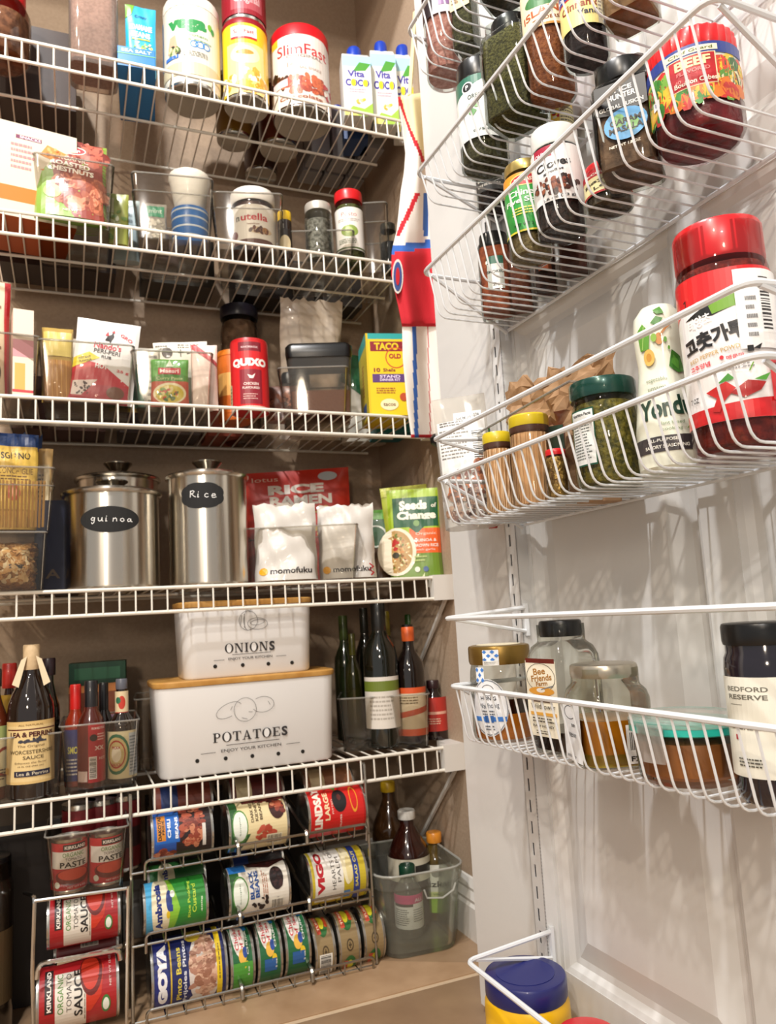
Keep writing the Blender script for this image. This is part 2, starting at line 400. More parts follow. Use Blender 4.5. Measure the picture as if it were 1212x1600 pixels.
# ---- the open door on the right, with its raised panels, standards
def dbox(b, a0, a1, n0, n1, z0, z1, m):
    P = [door(a, n, z) for z in (z0, z1) for n in (n0, n1) for a in (a0, a1)]
    b.add(P, [(0, 2, 3, 1), (4, 5, 7, 6), (0, 1, 5, 4), (2, 6, 7, 3), (0, 4, 6, 2), (1, 3, 7, 5)], m)
ND = .129
d1 = MB(); dbox(d1, -.208, .60, ND+.010, ND+.035, .012, 2.02, DOORP); dr = struct('door_1', d1)
def rail(name, a0, a1, z0, z1):
    b = MB(); dbox(b, a0, a1, ND, ND+.0105, z0, z1, DOORP); struct(name, b, dr)
rail('stile', -.208, .004, .012, 2.02); rail('stile', .284, .325, .012, 2.02); rail('stile', .56, .60, .012, 2.02)
for z0, z1 in ((.012, .135), (.93, .975), (1.86, 2.02)):
    rail('rail', .004, .284, z0, z1); rail('rail', .325, .56, z0, z1)
for a0, a1 in ((.004, .284), (.325, .56)):
    for z0, z1 in ((.135, .93), (.975, 1.86)):
        b = MB(); q = []
        for ins, n in ((0, ND+.001), (.006, ND+.0035), (.012, ND+.009), (.02, ND+.0095), (.046, ND+.002), (.05, ND+.002)):
            q.append([door(a, n, z) for a, z in ((a0+ins, z0+ins), (a1-ins, z0+ins), (a1-ins, z1-ins), (a0+ins, z1-ins))])
        vs = [p for r_ in q for p in r_]; fs = [(j*4+i, j*4+(i+1) % 4, j*4+4+(i+1) % 4, j*4+4+i) for j in range(len(q)-1) for i in range(4)]
        fs.append((len(vs)-4, len(vs)-3, len(vs)-2, len(vs)-1)); b.add(vs, fs, DOORP); struct('raised_panel', b, dr)
def standard(a0, lab):
    t = thing('slotted_standard', lab, 'shelf track', door(a0+.012, ND, .0)); t.rotation_euler = (0, 0, 0)
    inv = -t.location; SM = mat('#dcdddd', .35); DK = mat('#4b4c50', .6); b = MB()
    def q(a, c, n, n2, z0, z1, mm):
        P = [door(x, y, z)+inv for z in (z0, z1) for y in (n, n2) for x in (a, c)]
        b.add(P, [(0, 2, 3, 1), (4, 5, 7, 6), (0, 1, 5, 4), (2, 6, 7, 3), (0, 4, 6, 2), (1, 3, 7, 5)], mm)
    Z0, Z1 = .10, 1.98; fr = ND-.017
    q(a0, a0+.0075, fr, fr+.0012, Z0, Z1, SM); q(a0+.0115, a0+.024, fr, fr+.0012, Z0, Z1, SM)
    q(a0, a0+.0012, fr, ND, Z0, Z1, SM); q(a0+.0228, a0+.024, fr, ND, Z0, Z1, SM)
    pit, sl = .0254, .0150; z = Z0; k = 0
    while z < Z1-.01:
        q(a0+.0075, a0+.0115, fr, fr+.0012, z, z+pit-sl, SM); z += pit
    b.build('channel', t, smooth=False)
    b = MB(); q(a0+.002, a0+.022, fr+.004, fr+.005, Z0, Z1, DK); b.build('slot_shade_sheet', t, smooth=False)  # dark sheet set inside the channel as the shade seen through the slots
    return t
standard(-.027, 'white slotted metal track screwed to the door near its hinge edge, beside the basket ends')

# ---- wire shelves
X0 = onY(26, 938, YF).x; PITCH_W = .02425
wire0 = None
def shelf(k, lab):
    global wire0
    z = ZS[k]; t = thing('wire_shelf', lab, 'wire shelf', (0, YF, z), 0, 'white wire pantry shelves')
    L = lambda n, y, zz, r: MB().tube([(XL, y, zz), (XR, y, zz)], r, WIRE, 8).build(n, t)
    L('top_rail', 0, -.001, .0030); L('lip_rail', -.0005, -LIP, .0030); L('middle_rail', 1.42-YF, -.006, .0028); L('rear_rail', YB-YF, -.006, .0028); 
    if wire0 is None:
        wire0 = MB().tube(bend([(0, YB-YF+.004, -.001), (0, .0, -.001), (0, -.002, -LIP)], .005, 3), .0015, WIRE, 6).build('cross_wire', t)
        first = True
    else: first = False
    x = X0-math.floor((X0-XL)/PITCH_W)*PITCH_W; n = 0
    while x < XR:
        if first and n == 0: wire0.location = (x, 0, 0)
        else: dup_mesh(wire0, 'cross_wire', t, (x, 0, 0))
        x += PITCH_W; n += 1
    b = MB(); b.box(XR-.001, .656, -.006, .012, -LIP-.003, .004, PAINT); b.box(XR+.012, .656, .012, .05, -.016, .004, PAINT); b.build('end_bracket', t)
    if k >= 4:
        b = MB(); b.tube([(.648, .012, -LIP), (.652, .26, -.26)], .0045, PAINT, 6); b.build('support_brace', t)
    return t
for k, l in ((1, 'highest white wire shelf, holding tubs, cans and blue-capped cartons'), (2, 'white wire shelf second from the top, holding jars in clear bins'),
             (3, 'middle white wire shelf, holding spice packets and the yellow taco box'), (4, 'white wire shelf under the steel canisters'),
             (5, 'lowest white wire shelf, under the white storage boxes and sauce bottles')): shelf(k, l)

# ---- door baskets
BD, BL, BP = .129, .47, .0154
Zb = [.562+CZ, .4273+CZ, .2103+CZ, .1594+CZ, -.0086+CZ, -.0875+CZ, -.3927+CZ]
BH = .064
bw0 = {}
def local(t, P): return P-t.location
def basket(zr, lab, h=BH):
    t = thing('door_basket', lab, 'wire basket', door(0, 0, zr-h), 0, 'white wire baskets hung on the door'); l = lambda a, n, z: local(t, door(a, n, zr-h+z))
    MB().tube(bend([l(0, BD-.006, h), l(0, 0, h), l(BL, 0, h), l(BL, BD-.006, h)], .016, 5), .0027, WIREW, 8).build('top_rail', t)
    MB().tube([l(.0, BD-.008, 0), l(BL, BD-.008, 0)], .0023, WIREW, 8).build('rear_rail', t)
    for a in (0.004, BL-.004):
        MB().tube([l(a, .012, h-.002), l(a, BD-.010, -.004)], .0024, WIREW, 6).build('side_brace', t)
    for a in (-.004, BL+.004):
        MB().tube([l(a, BD-.006, h+.004), l(a, BD-.006, -.012)], .0035, WIREW, 6).build('mounting_hook', t)
    if h not in bw0:
        o0 = door(0, 0, 0); f = lambda n, z: door(0, n, z)-o0
        bw0[h] = MB().tube(bend([f(0, h), f(.012, 0), f(BD-.008, .001)], .012, 4), .00115, WIREW, 6).build('basket_wire', t); bw0[h].location = l(.014, 0, 0); first = 1
    else: first = 0
    for i in range(first, 29): dup_mesh(bw0[h], 'basket_wire', t, l(.014+i*BP+.004, 0, 0))
    return t
def guard(zr, lab):
    t = thing('guard_rail', lab, 'guard rail', door(0, 0, zr), 0, 'white guard rails above the door baskets'); l = lambda a, n, z: local(t, door(a, n, zr+z))
    MB().tube(bend([l(0, BD-.012, .008), l(0, 0, 0), l(BL, 0, 0), l(BL, BD-.012, .008)], .012, 5), .0028, WIREW, 8).build('front_bar', t)
    for a in (0.0, BL):
        MB().tube([l(a, .012, -.001), l(a, BD-.012, -.022)], .0024, WIREW, 6).build('lower_arm', t)
        MB().tube([l(a, BD-.012, .013), l(a, BD-.012, -.027)], .0035, WIREW, 6).build('mounting_hook', t)
ZT = onN(632, 58, 0).z
basket(ZT, 'topmost white wire door basket, cut off by the top of the frame')
basket(Zb[0], 'white wire door basket second from the top, holding tall square herb bottles', .043)
basket(Zb[1], 'white wire door basket third from the top, holding the bouillon jar and cloves')
basket(Zb[3], 'white wire door basket with toothpick jars and the big red-lidded jar', .055)
basket(Zb[5], 'white wire door basket holding the honey jars')
basket(Zb[6]-.075, 'lowest white wire door basket, almost wholly below the frame')
guard(Zb[2], 'white guard rail in front of the toothpick jars and the red-lidded jar')
guard(Zb[4], 'straight white guard rail above the honey jars')
guard(Zb[6], 'white guard rail beside the blue-lidded jar at the bottom')
G1, G2, G3, G4, G5, G6 = [z+.0022 for z in (ZT-.064, Zb[0]-.043, Zb[1]-.064, Zb[3]-.055, Zb[5]-.064, Zb[6]-.075-.064)]
S1, S2, S3, S4, S5 = [z+.0012 for z in ZS[1:]]

# ================================================================== THINGS IN THE DOOR BASKETS
BLK = mat('#0b0b0c', .3); RED = mat('#d01820', .35, coat=.2); GOLD = mat('#b3924f', .3, .8); REDP = mat('#c8141c', .3, coat=.4)
SPICE = [(.97, 0), (1, .01), (1, .80), (.94, .84), (.80, .86), (.80, .97)]
HERB = mat('#6e6a38', .9, bump=.9, scale=420, vary=.9, vcol='#3f3d1e')
def M2(a, b, s=300, bm=.9): return mat(a, .8, bump=bm, scale=s, vary=.9, vcol=b)
# --- basket 1 (top): cut by the frame
jar('pink_salt_jar', 'pink coarse salt in a clear jar, far end of the topmost door basket', 'jar', spot(660, 722, -95, G1, n=.052), STRAIGHT, 2, GLASS, .84, M2('#d8a096', '#b87468', 160), .88, .85, BLK, labels=[
    L_(.42, .98, 80, [('r', 0, 0, 1, 1, '#d9d2d6'), ('r', 0, .0, .38, 1, '#22181e'), ('t', 'SALT', .2, .6, .9, .26, '#eceaea', 90), ('t', 'SUR', .6, .35, .5, .22, INK, 90), ('r', .45, .1, .8, .2, '#8d6a98'), ('t', '8 OZ', .62, .85, .4, .12, INK, 90)], -10, 1.0, rough=.4)])
jar('dried_herb_bottle', 'square bottle of dried leaves with a tan label, nearest the pink salt', 'spice bottle', spot(706, 742, -95, G1, n=.052), SPICE, 8, GLASS, .82, M2('#5d5a33', '#35331b'), .86, .8, BLK, off=-24, labels=[
    F_(.92, .35, .82, [('r', 0, 0, 1, 1, '#d6c193'), ('k', .5, .5, .4, .4, 14, .004, ['#8c6d3c', '#a88449']), ('s', [[(.2, .9), (.6, .7), (.4, .4), (.8, .1)]], .0012, '#6e4e2b'), ('l', .1, .1, .4, .6, 7, '#5b4630')])])
jar('dried_herb_bottle', 'square bottle of dark dried herbs in the topmost door basket, behind the wide wire gap', 'spice bottle', spot(752, 812, -110, G1, n=.052), SPICE, 8, GLASS, .82, M2('#4e4630', '#2e2818'), .86, .8, BLK, off=-24, labels=[
    F_(.95, .30, .82, [('r', 0, 0, 1, 1, '#8b8560'), ('l', .1, .1, .9, .9, 12, '#3c3a28')])])
jar('dark_spice_bottle', 'dark bottle with a black cap at the top edge of the photo', 'spice bottle', spot(818, 868, -170, G1, n=.05), STRAIGHT, 2, GLASS, .8, M2('#3a2620', '#24140f'), .86, .85, BLK, labels=[L_(.1, .8, 70, [('r', 0, 0, 1, 1, '#4a2a2a'), ('l', .1, .1, .9, .9, 12, '#c8b8a8')])])

# --- basket 2
jar('oregano_jar', 'round herb jar with black cap and green-white label, far end of second basket', 'spice jar', spot(715, 790, 85, G2, n=.045), [(.93, 0), (1, .02), (1, .78), (.97, .82), (.88, .84), (.88, .97)], 2, GLASS, .76, M2('#6f6a45', '#413d25'), .81, .96, BLK, rib=.02, off=4, labels=[
    L_(.20, .80, 88, [('r', 0, 0, 1, 1, '#e4e7e3'), ('p', [(0, .72), (.25, .78), (.5, .90), (1, .98), (1, 1), (0, 1)], '#2c6b57'), ('p', [(0, .72), (.25, .78), (.25, 1), (0, 1)], '#2c6b57'),
                      ('e', .30, .83, .085, .085, '#ffffff'), ('e', .30, .83, .068, .068, '#17181a'), ('t', 'P', .30, .83, .04, .07, '#ffffff'),
                      ('t', 'OREGANO LEAVES', .60, .66, .60, .07, '#3a4a42'), ('t', '0.75 oz (21 g)', .6, .10, .5, .05, '#3a4a42'),
                      ('p', [(.30, .40), (.36, .47), (.42, .42), (.36, .34)], '#4f8a45'), ('p', [(.38, .48), (.45, .56), (.44, .46)], '#63a050'), ('p', [(.26, .5), (.33, .56), (.32, .47)], '#3f7a3a')])])
jar('herb_bottle', 'tall square bottle full of dried green herbs with a black cap, second basket', 'spice bottle', spot(762, 842, 12, G2, n=.032), SPICE, 8, GLASS, .80, HERB, .83, .78, BLK, off=-30, rib=.015, labels=[
    lambda t, r, h: flat_label(t, -.9*r, .9*r, -r, .2*h, .78*h, [('r', 0, 0, .25, .9, '#3d8fa6'), ('r', .03, .5, .95, .9, '#d9ded6'), ('t', 'Basil', .5, .7, .7, .15, '#2b5a58'), ('l', .1, .1, .9, .45, 8, '#c9c9b8')], side='l')])
jar('cajun_spice_jar', 'orange-brown seasoning jar with a leafy island label, second basket', 'spice jar', spot(816, 892, -65, G2, n=.045), STRAIGHT, 2, GLASS, .72, M2('#b0683a', '#8c4a26'), .86, .86, mat('#7a5a3a', .4), off=0, labels=[
    L_(.46, .80, 80, [('r', 0, 0, 1, 1, '#efe2bf'), ('e', .48, .62, .3, .16, '#3f7a43'), ('e', .55, .70, .2, .14, '#2f6a3a'), ('t', 'ISLAND', .5, .36, .74, .17, '#b2562c', 4), ('t', 'TRADERS', .5, .16, .4, .08, '#8a4a2a', 4), ('r', 0, .0, 1, .05, '#c98a3a')])])
jar('spice_jar', 'dark round jar with yellow and red label, right of the island-label jar', 'spice jar', spot(874, 945, -75, G2, n=.045), STRAIGHT, 2, GLASS, .52, M2('#3c2a2c', '#251a1c', 200), .86, .9, RED, labels=[
    L_(.24, .72, 84, [('r', 0, 0, 1, 1, '#ead98c'), ('r', 0, .62, .5, 1, '#b3202a'), ('r', .05, .66, .28, .86, '#26408c'), ('t', 'McCormick', .16, .76, .2, .08, '#ffffff'), ('t', 'Cinnamon', .5, .45, .7, .16, '#8a3a1c'), ('t', 'Vanilla', .62, .26, .4, .12, '#2a2a44'), ('r', .72, 0, 1, 1, '#cfc4a8'), ('l', .74, .1, .98, .9, 10, '#6d6350'), ('r', .8, .04, .9, .12, '#3a4aa0')])])
jar('brown_spice_jar', 'squarish jar of light brown ground spice in the second basket', 'spice jar', spot(944, 1022, -60, G2, n=.05), STRAIGHT, 6, GLASS, .8, M2('#a37c52', '#8a6440', 80), .86, .9, BLK, labels=[L_(.62, .82, 60, [('r', 0, 0, 1, 1, '#57493a'), ('l', .1, .1, .9, .9, 4, '#c9b8a0')])], off=-18)
jar('pepper_grinder', 'dark-bottomed jar at the top edge, near end of the second basket', 'spice jar', spot(1030, 1095, -120, G2, n=.055), STRAIGHT, 2, GLASS, .7, M2('#4c4844', '#2c2826', 160), .86, .9, BLK, labels=[L_(.3, .7, 80, [('r', 0, 0, 1, 1, '#8a8780'), ('l', .1, .1, .9, .9, 8, '#3a3835')])])
jar('small_spice_jar', 'small jar with a red lid and yellow label behind the cloves jar', 'spice jar', spot(843, 893, 112, G2, n=.102), STRAIGHT, 2, GLASS, .7, M2('#b08a3a', '#7c4a22'), .8, .96, RED, labels=[
    L_(.12, .72, 85, [('r', 0, 0, 1, 1, '#e9c94e'), ('r', 0, .7, 1, 1, '#b7242a'), ('k', .25, .3, .25, .3, 16, .0028, ['#b7242a', '#3f7a43', '#e6e0c8']), ('r', .5, .1, .95, .6, '#d8cf9a'), ('l', .52, .12, .93, .58, 6, '#5d5540'), ('r', .5, .74, .95, .92, '#f0e6b8')])], off=10)
jar('peppercorn_jar', 'low jar of dark spice behind the oregano jar, under its base', 'spice jar', spot(742, 792, 212, G2, n=.104), STRAIGHT, 2, GLASS, .8, M2('#4a3226', '#2a1a14'), .84, .9, BLK, labels=[L_(.2, .7, 70, [('r', 0, 0, 1, 1, '#3c3a36'), ('l', .1, .1, .9, .9, 5, '#bfb8aa')])])

# --- basket 3
jar('five_spice_jar', 'spice jar with a gold lid and a green and orange label', 'spice jar', spot(790, 858, 246, G3, n=.038), [(.9, 0), (.98, .02), (1, .06), (1, .80), (.95, .85), (.88, .87), (.88, .97)], 2, GLASS, .70, M2('#8d7a4e', '#6a5832'), .89, .95, mat('#c8b06a', .28, .85), labels=[
    L_(.22, .84, 88, [('r', 0, 0, 1, 1, '#2f9a3c'), ('r', 0, .80, 1, 1, '#e8962a'), ('p', [(0, .72), (.5, .80), (1, .72), (1, .84), (0, .84)], '#e8962a'), ('e', .55, .87, .26, .10, '#e9d77a'), ('e', .55, .87, .235, .085, '#b3202a'), ('t', 'DYNASTY', .55, .87, .36, .06, '#f4ecd0'),
                      ('t', 'Chinese', .52, .66, .52, .10, '#f2f4ea', 0, 1), ('t', 'Five Spice', .52, .52, .66, .11, '#f2f4ea', 0, 1), ('l', .3, .28, .75, .42, 3, '#f0e25a'), ('t', 'NET WT 2 OZ', .52, .12, .4, .05, '#17401c'), ('r', 0, 0, 1, .03, '#e6d23a')], -6)])
jar('cloves_jar', 'tall white-capped jar of whole cloves with a white label', 'spice jar', spot(832, 909, 190, G3, n=.036), [(.95, 0), (1, .012), (1, .78), (.97, .80), (.93, .815), (.93, .97)], 2, GLASS, .70, M2('#45302a', '#1c1212', 240), .80, .97, mat('#dcdcd8', .35, coat=.2), rib=.0, off=0, labels=[
    L_(.24, .77, 100, [('r', 0, 0, 1, 1, '#e9e8e6'), ('r', .22, .80, .46, 1, '#a31f3a'), ('t', 'OLINA', .34, .87, .2, .08, '#f4e8ea'), ('t', 'Cloves', .46, .66, .42, .15, INK, 8, 1.4), ('t', 'girofles', .46, .52, .24, .06, INK, 8), ('k', .5, .28, .30, .14, 60, .0032, ['#4a241a', '#7a3a24', '#2a1612', '#a05a3a']), ('t', '2.6 oz (73 g)', .5, .05, .4, .06, INK, 4)])])
jar('bay_leaf_jar', 'small round spice jar with red cap between the cloves and the garam masala', 'spice jar', spot(912, 986, 246, G3, n=.05), STRAIGHT, 2, GLASS, .56, M2('#6b5a44', '#3d3022', 180), .78, .96, RED, labels=[
    L_(.22, .76, 85, [('r', 0, 0, 1, 1, '#e6dca6'), ('r', 0, .74, 1, 1, '#b3202a'), ('t', 'McCORMICK', .5, .86, .6, .09, '#f6eee0'), ('t', 'Bay', .36, .50, .36, .18, '#3a3420', 8), ('t', 'Leaves', .6, .34, .5, .14, '#3a3420', 8), ('r', 0, .0, 1, .08, '#b3202a')], -4)], off=-6)
jar('garam_masala_bottle', 'tall square glass spice bottle with a black cap and a blue round label', 'spice bottle', spot(932, 1026, 85, G3, n=.034), [(.95, 0), (1, .015), (1, .76), (.95, .79), (.86, .81), (.86, .97)], 7, GLASS, .66, M2('#7a5c44', '#4f3826', 90), .82, .93, BLK, off=-8, labels=[
    lambda t, r, h: flat_label(t, -.85*r, .85*r, -r, .16*h, .76*h, [('r', 0, .56, 1, .98, '#17181a'), ('p', [(0, .56), (1, .56), (.5, .48)], '#17181a'), ('t', 'SPICE', .52, .86, .42, .07, '#f2f2ee'), ('t', 'HUNTER', .52, .76, .54, .08, '#f2f2ee'), ('t', 'GLOBAL FUSION', .5, .62, .86, .06, '#e4e4de'),
        ('e', .55, .34, .42, .23, '#4f9bd0'), ('e', .42, .40, .12, .10, '#7fb56a'), ('e', .68, .30, .13, .09, '#7fb56a'), ('t', 'GARAM', .55, .38, .60, .09, INK, 0, 1.5), ('t', 'MASALA', .55, .27, .66, .09, INK, 0, 1.5), ('t', 'NET WT 1.8 OZ', .5, .04, .6, .04, '#e8e0d0')]),
    lambda t, r, h: flat_label(t, -.8*r, .8*r, -r, .16*h, .72*h, [('r', 0, 0, 1, 1, '#b9babb'), ('l', .1, .05, .9, .95, 22, '#5c5d60')], side='l')])
jar('bouillon_cube_jar', 'big round jar of red-wrapped bouillon cubes with a ribbed red lid', 'jar', spot(1012, 1156, 42, G3, n=.056), [(.80, 0), (.90, .02), (1, .09), (1, .78), (.96, .80), (.94, .82), (.94, .97)], 2, clear('#f6efee', .04), .76, mat('#8c1420', .35, bump=1.0, scale=60, vary=.8, vcol='#4d0a12'), .79, .985, mat('#d8141c', .35, coat=.2), rib=.035, off=-4, labels=[
    L_(.26, .78, 78, [('r', 0, 0, 1, 1, '#dfe6dc'), ('k', .16, .36, .17, .34, 60, .0075, ['#3f8a35', '#2c5f28', '#7fb548', '#c9302a', '#e8c83a']), ('k', .86, .36, .15, .34, 50, .0075, ['#2c5f28', '#5d9a3c', '#e8c83a', '#d9402a', '#efe3c0']), ('k', .5, .08, .5, .1, 60, .007, ['#e07828', '#e8b83a', '#c9302a', '#3f8a35']),
                      ('r', 0, .78, 1, 1, '#2a3f8f'), ('r', .33, .20, .70, .80, '#f0e0b4'), ('r', .34, .215, .69, .785, '#b81822'), ('p', [(.30, .83), (.72, .83), (.72, .94), (.30, .94)], '#efeacb'), ('t', 'Chef Guard', .51, .885, .34, .06, '#5d6a2c'),
                      ('t', 'BEEF', .52, .66, .27, .17, '#f3e9a6', 0, 1.5), ('t', 'FLAVORED', .52, .50, .25, .07, '#f08a86'), ('t', '40', .40, .36, .05, .07, '#f08a86'), ('t', 'Bouillon Cubes', .53, .30, .32, .09, '#f4ecd8', 0, 1), ('r', .14, .16, .22, .32, '#eeeef2'), ('t', '5', .18, .25, .03, .06, '#26408c')], 2)])
jar('paprika_bottle', 'orange spice bottle with a black cap at the far end of the third basket', 'spice bottle', spot(748, 800, 358, G3, n=.085), SPICE, 5, GLASS, .80, M2('#a8532c', '#833a1c', 120), .82, .86, BLK, rib=.02, off=0, labels=[
    L_(.26, .66, 60, [('r', 0, 0, 1, 1, '#e6e6e2'), ('r', 0, .76, 1, 1, '#2c6b57'), ('e', .16, .70, .11, .10, '#17181a'), ('t', 'P', .16, .70, .06, .08, '#ffffff'), ('t', 'SMOKED', .5, .52, .5, .08, '#3a4a42'), ('r', .05, .1, .18, .4, '#c9562a'), ('t', '2.1 oz', .6, .12, .4, .07, '#3a4a42')])])
jar('chili_powder_bottle', 'bottle of rust-brown powder behind the five spice jar', 'spice bottle', spot(790, 830, 372, G3, n=.106), SPICE, 5, GLASS, .82, M2('#8a4a30', '#63301e', 120), .86, .86, BLK, off=0)
jar('spice_bottle', 'dark spice bottle with an orange label behind the cloves jar', 'spice bottle', spot(832, 868, 350, G3, n=.106), SPICE, 5, GLASS, .82, M2('#5a3426', '#34201a', 120), .86, .86, BLK, labels=[L_(.3, .8, 60, [('r', 0, 0, 1, 1, '#b8603a'), ('r', 0, .3, .5, .4, '#6fb0a8'), ('l', .1, .5, .9, .9, 5, '#e8d8c8')])])
jar('cocoa_powder_bottle', 'wide bottle of brown powder in the third basket, behind the cloves jar to the right', 'spice bottle', spot(870, 916, 330, G3, n=.104), SPICE, 7, GLASS, .84, M2('#6a3c30', '#55302a', 60), .88, .86, BLK, off=0)

# --- basket 4
t = pouch('nut_pouch', 'clear and white pouch of shelled nuts with a printed back and barcode', 'pouch', *spott(692, 770, 600, G4, n=.07)[:3], .072, .182, .035, facecam(.45, .84, -4), clear('#f0eeea', .12, 1.2, .35), [
    ('r', .05, .40, .95, .80, mat('#dcdad7', .35, coat=.3)), ('l', .08, .50, .62, .74, 9, '#77746f'), ('r', .38, .78, .9, .86, '#f6f6f4'), ('t', 'Best before 10/24', .64, .82, .44, .03, INK, 6), ('b', .66, .46, .92, .72, False, '#f6f6f4'), ('l', .1, .76, .6, .80, 2, '#5a5753'),
    ('k', .5, .30, .42, .12, 70, .0045, ['#8a4a2a', '#6e3820', '#a8643c', '#5a2c1a']), ('k', .8, .42, .12, .10, 16, .0045, ['#8a4a2a', '#a8643c']), ('k', .5, .14, .42, .14, 90, .0045, ['#6a4a3a', '#8a6a54', '#4d3226', '#a08570'])], tilt=-6, roll=-3)
for (l, r, tt, nn, lb) in ((757, 803, 674, .05, 'smaller-looking jar of wooden toothpicks with yellow cap, beside the nut pouch'), (798, 862, 645, .052, 'jar of wooden toothpicks with a yellow cap in front of the paper bag')):
    jar('toothpick_jar', lb, 'jar', spot(l, r, tt, G4, n=nn), [(.92, 0), (1, .02), (1, .80), (.94, .84), (.94, .97)], 2, clear('#f7efe2', .05), .80, mat('#dcb890', .7), .80, .985, mat('#4a2f24', .35), group='toothpick jars with yellow caps', lidname='brown_collar', labels=[
        lambda t, r, h: MB().lathe([(r*.99, h*.875), (r*1.0, h*.88), (r*1.0, h*.985), (r*.93, h*1.004)], mat('#cfb81e', .35, coat=.3), 40).build('cap', t),
        lambda t, r, h: [MB().tube([(r*.96*sin(R(a)), -r*.96*cos(R(a)), h*.03), (r*.96*sin(R(a+d)), -r*.96*cos(R(a+d)), h*.79)], .0009, mat('#e6c49c', .7), 4).build('toothpick', t) for a, d in zip(range(-80, 81, 9), (3, -6, 2, 8, -4, 5, -8, 3, 0, 7, -5, 2, 9, -3, 4, -7, 5, 1))]])
jar('foil_sweets_jar', 'little jar of gold-foil pieces between the toothpicks and the pesto', 'jar', spot(852, 888, 700, G4, n=.045), ROUND_JAR, 2, GLASS, .84, mat('#c9a25a', .25, .7, bump=1, scale=150, vary=.8, vcol='#7a5628'), .88, .9, RED)
carton('spice_tin', 'small red and green tin behind the pesto jar', 'tin', *door(.135, .08, G4), .034, .03, .088, facecam(.45, .7, -20), '#b0141c', [('r', 0, .62, 1, 1, '#1f4a34'), ('t', 'EL', .55, .52, .5, .08, '#f0e6d0'), ('e', .6, .24, .34, .18, '#f0e9dc'), ('e', .6, .24, .30, .15, '#c02030'), ('t', 'TAPATIO', .6, .24, .5, .06, '#ffffff')])
t = bottle('hot_sauce_bottle', 'small red sauce bottle with green cap behind the toothpick jars', 'bottle', spotb(757, 772, 668, G4, n=.11), [(.9, 0), (1, .02), (1, .7), (.6, .8), (.5, .95)], mat('#b8241c', .3, coat=.4), cap=(.84, 1, .9), capm=mat('#1f7a3a', .4))
jar('pesto_jar', 'round jar of green pesto with a dark green lid and nutrition label', 'jar', spot(893, 1000, 586, G4, n=.05), [(.86, 0), (.95, .03), (1, .08), (1, .70), (.96, .75), (.90, .80), (.90, .82), (.90, .96)], 2, clear('#f2f4e4', .04), .78, mat('#8d8034', .5, bump=.8, scale=220, vary=.9, vcol='#47451a'), .83, 1.0, mat('#0f4238', .25, .3, coat=.5), off=0, labels=[
    L_(.20, .70, 23, [('r', -.06, -.03, 1.04, 1.03, '#17523c'), ('r', 0, 0, 1, 1, '#e6e9e6'), ('t', 'Nutrition Facts', .5, .93, .85, .06, INK, 0, 1.4), ('l', .06, .08, .94, .74, 12, '#6d7270'), ('t', '230', .78, .80, .24, .07, INK), ('r', .04, .74, .96, .75, INK)], -42)])
_PR = [(.86, 0), (.98, .02), (1, .08), (.98, .25), (.86, .42), (.74, .58), (.72, .64), (.76, .74), (.78, .84), (.72, .93), (.5, .985), (.2, 1)]
def _prof(f):
    for (a, b), (c, d) in zip(_PR, _PR[1:]):
        if b <= f <= d: return a+(c-a)*(f-b)/(d-b)
    return .5
bt = spotb(985, 1090, 474, G4, n=.055)
bottle('seasoning_bottle', 'white waisted seasoning bottle with painted green leaves', 'bottle', bt, _PR, mat('#e8ead8', .28, coat=.5), labels=[
    lambda t, r, h: label(t, lambda u, v, q: (lambda R_, a: ((R_+q)*sin(a), -(R_+q)*cos(a), v))(r*1.002*_prof(v/h), (u-r*1.35)/r), 2.7*r, h*.985, [
        ('r', .0, .10, 1, .19, '#3a3436'), ('t', 'ALL-PURPOSE', .42, .168, .34, .018, '#e8e6da', 0, 1), ('t', 'SAVORY SEASONING', .46, .13, .50, .020, '#e8e6da', 0, 1), ('t', 'Yondu', .48, .36, .66, .12, '#173a2a', 4, 1.6), ('t', 'vegetable', .40, .53, .30, .030, '#7c8a6a', 0, 0), ('t', 'umami', .40, .48, .24, .025, '#7c8a6a', 0, 0),
        ('t', 'plant based', .54, .26, .28, .025, '#5c7a4a', 0, 0), ('t', 'cooking', .54, .225, .22, .022, '#5c7a4a', 0, 0), ('p', [(.70, .22), (.82, .30), (.95, .36), (.88, .25)], '#7aa63a'),
        ('p', [(.60, .60), (.66, .70), (.80, .66), (.84, .57), (.72, .56)], '#3f7a2c'), ('p', [(.64, .62), (.68, .67), (.76, .63), (.74, .58)], '#5a9a3a'), ('p', [(.20, .72), (.18, .84), (.28, .88), (.38, .82), (.34, .72)], '#5f9a36'), ('s', [[(.24, .73), (.28, .80), (.30, .86)]], .0008, '#a8cf70'),
        ('p', [(.40, .87), (.48, .91), (.58, .89), (.50, .85)], '#3f7a2c'), ('p', [(.44, .95), (.56, .97), (.60, .92), (.50, .92)], '#4f8a34'), ('e', .50, .77, .055, .035, '#c98a4a'), ('s', [[(.52, .79), (.60, .83), (.66, .85)]], .0022, '#b5773c'), ('e', .33, .67, .085, .05, '#d9b45a'), ('e', .33, .67, .04, .025, '#c9903a'),
        ('e', .43, .78, .04, .025, '#8ab54a'), ('e', .58, .76, .022, .016, '#5f9a36'), ('e', .62, .71, .016, .012, '#5f9a36')], 'printed_wrap', step=r*.16, both=True, coat=.5)], off=0)
GR = M2('#8a2a1c', '#5c140e', 140)
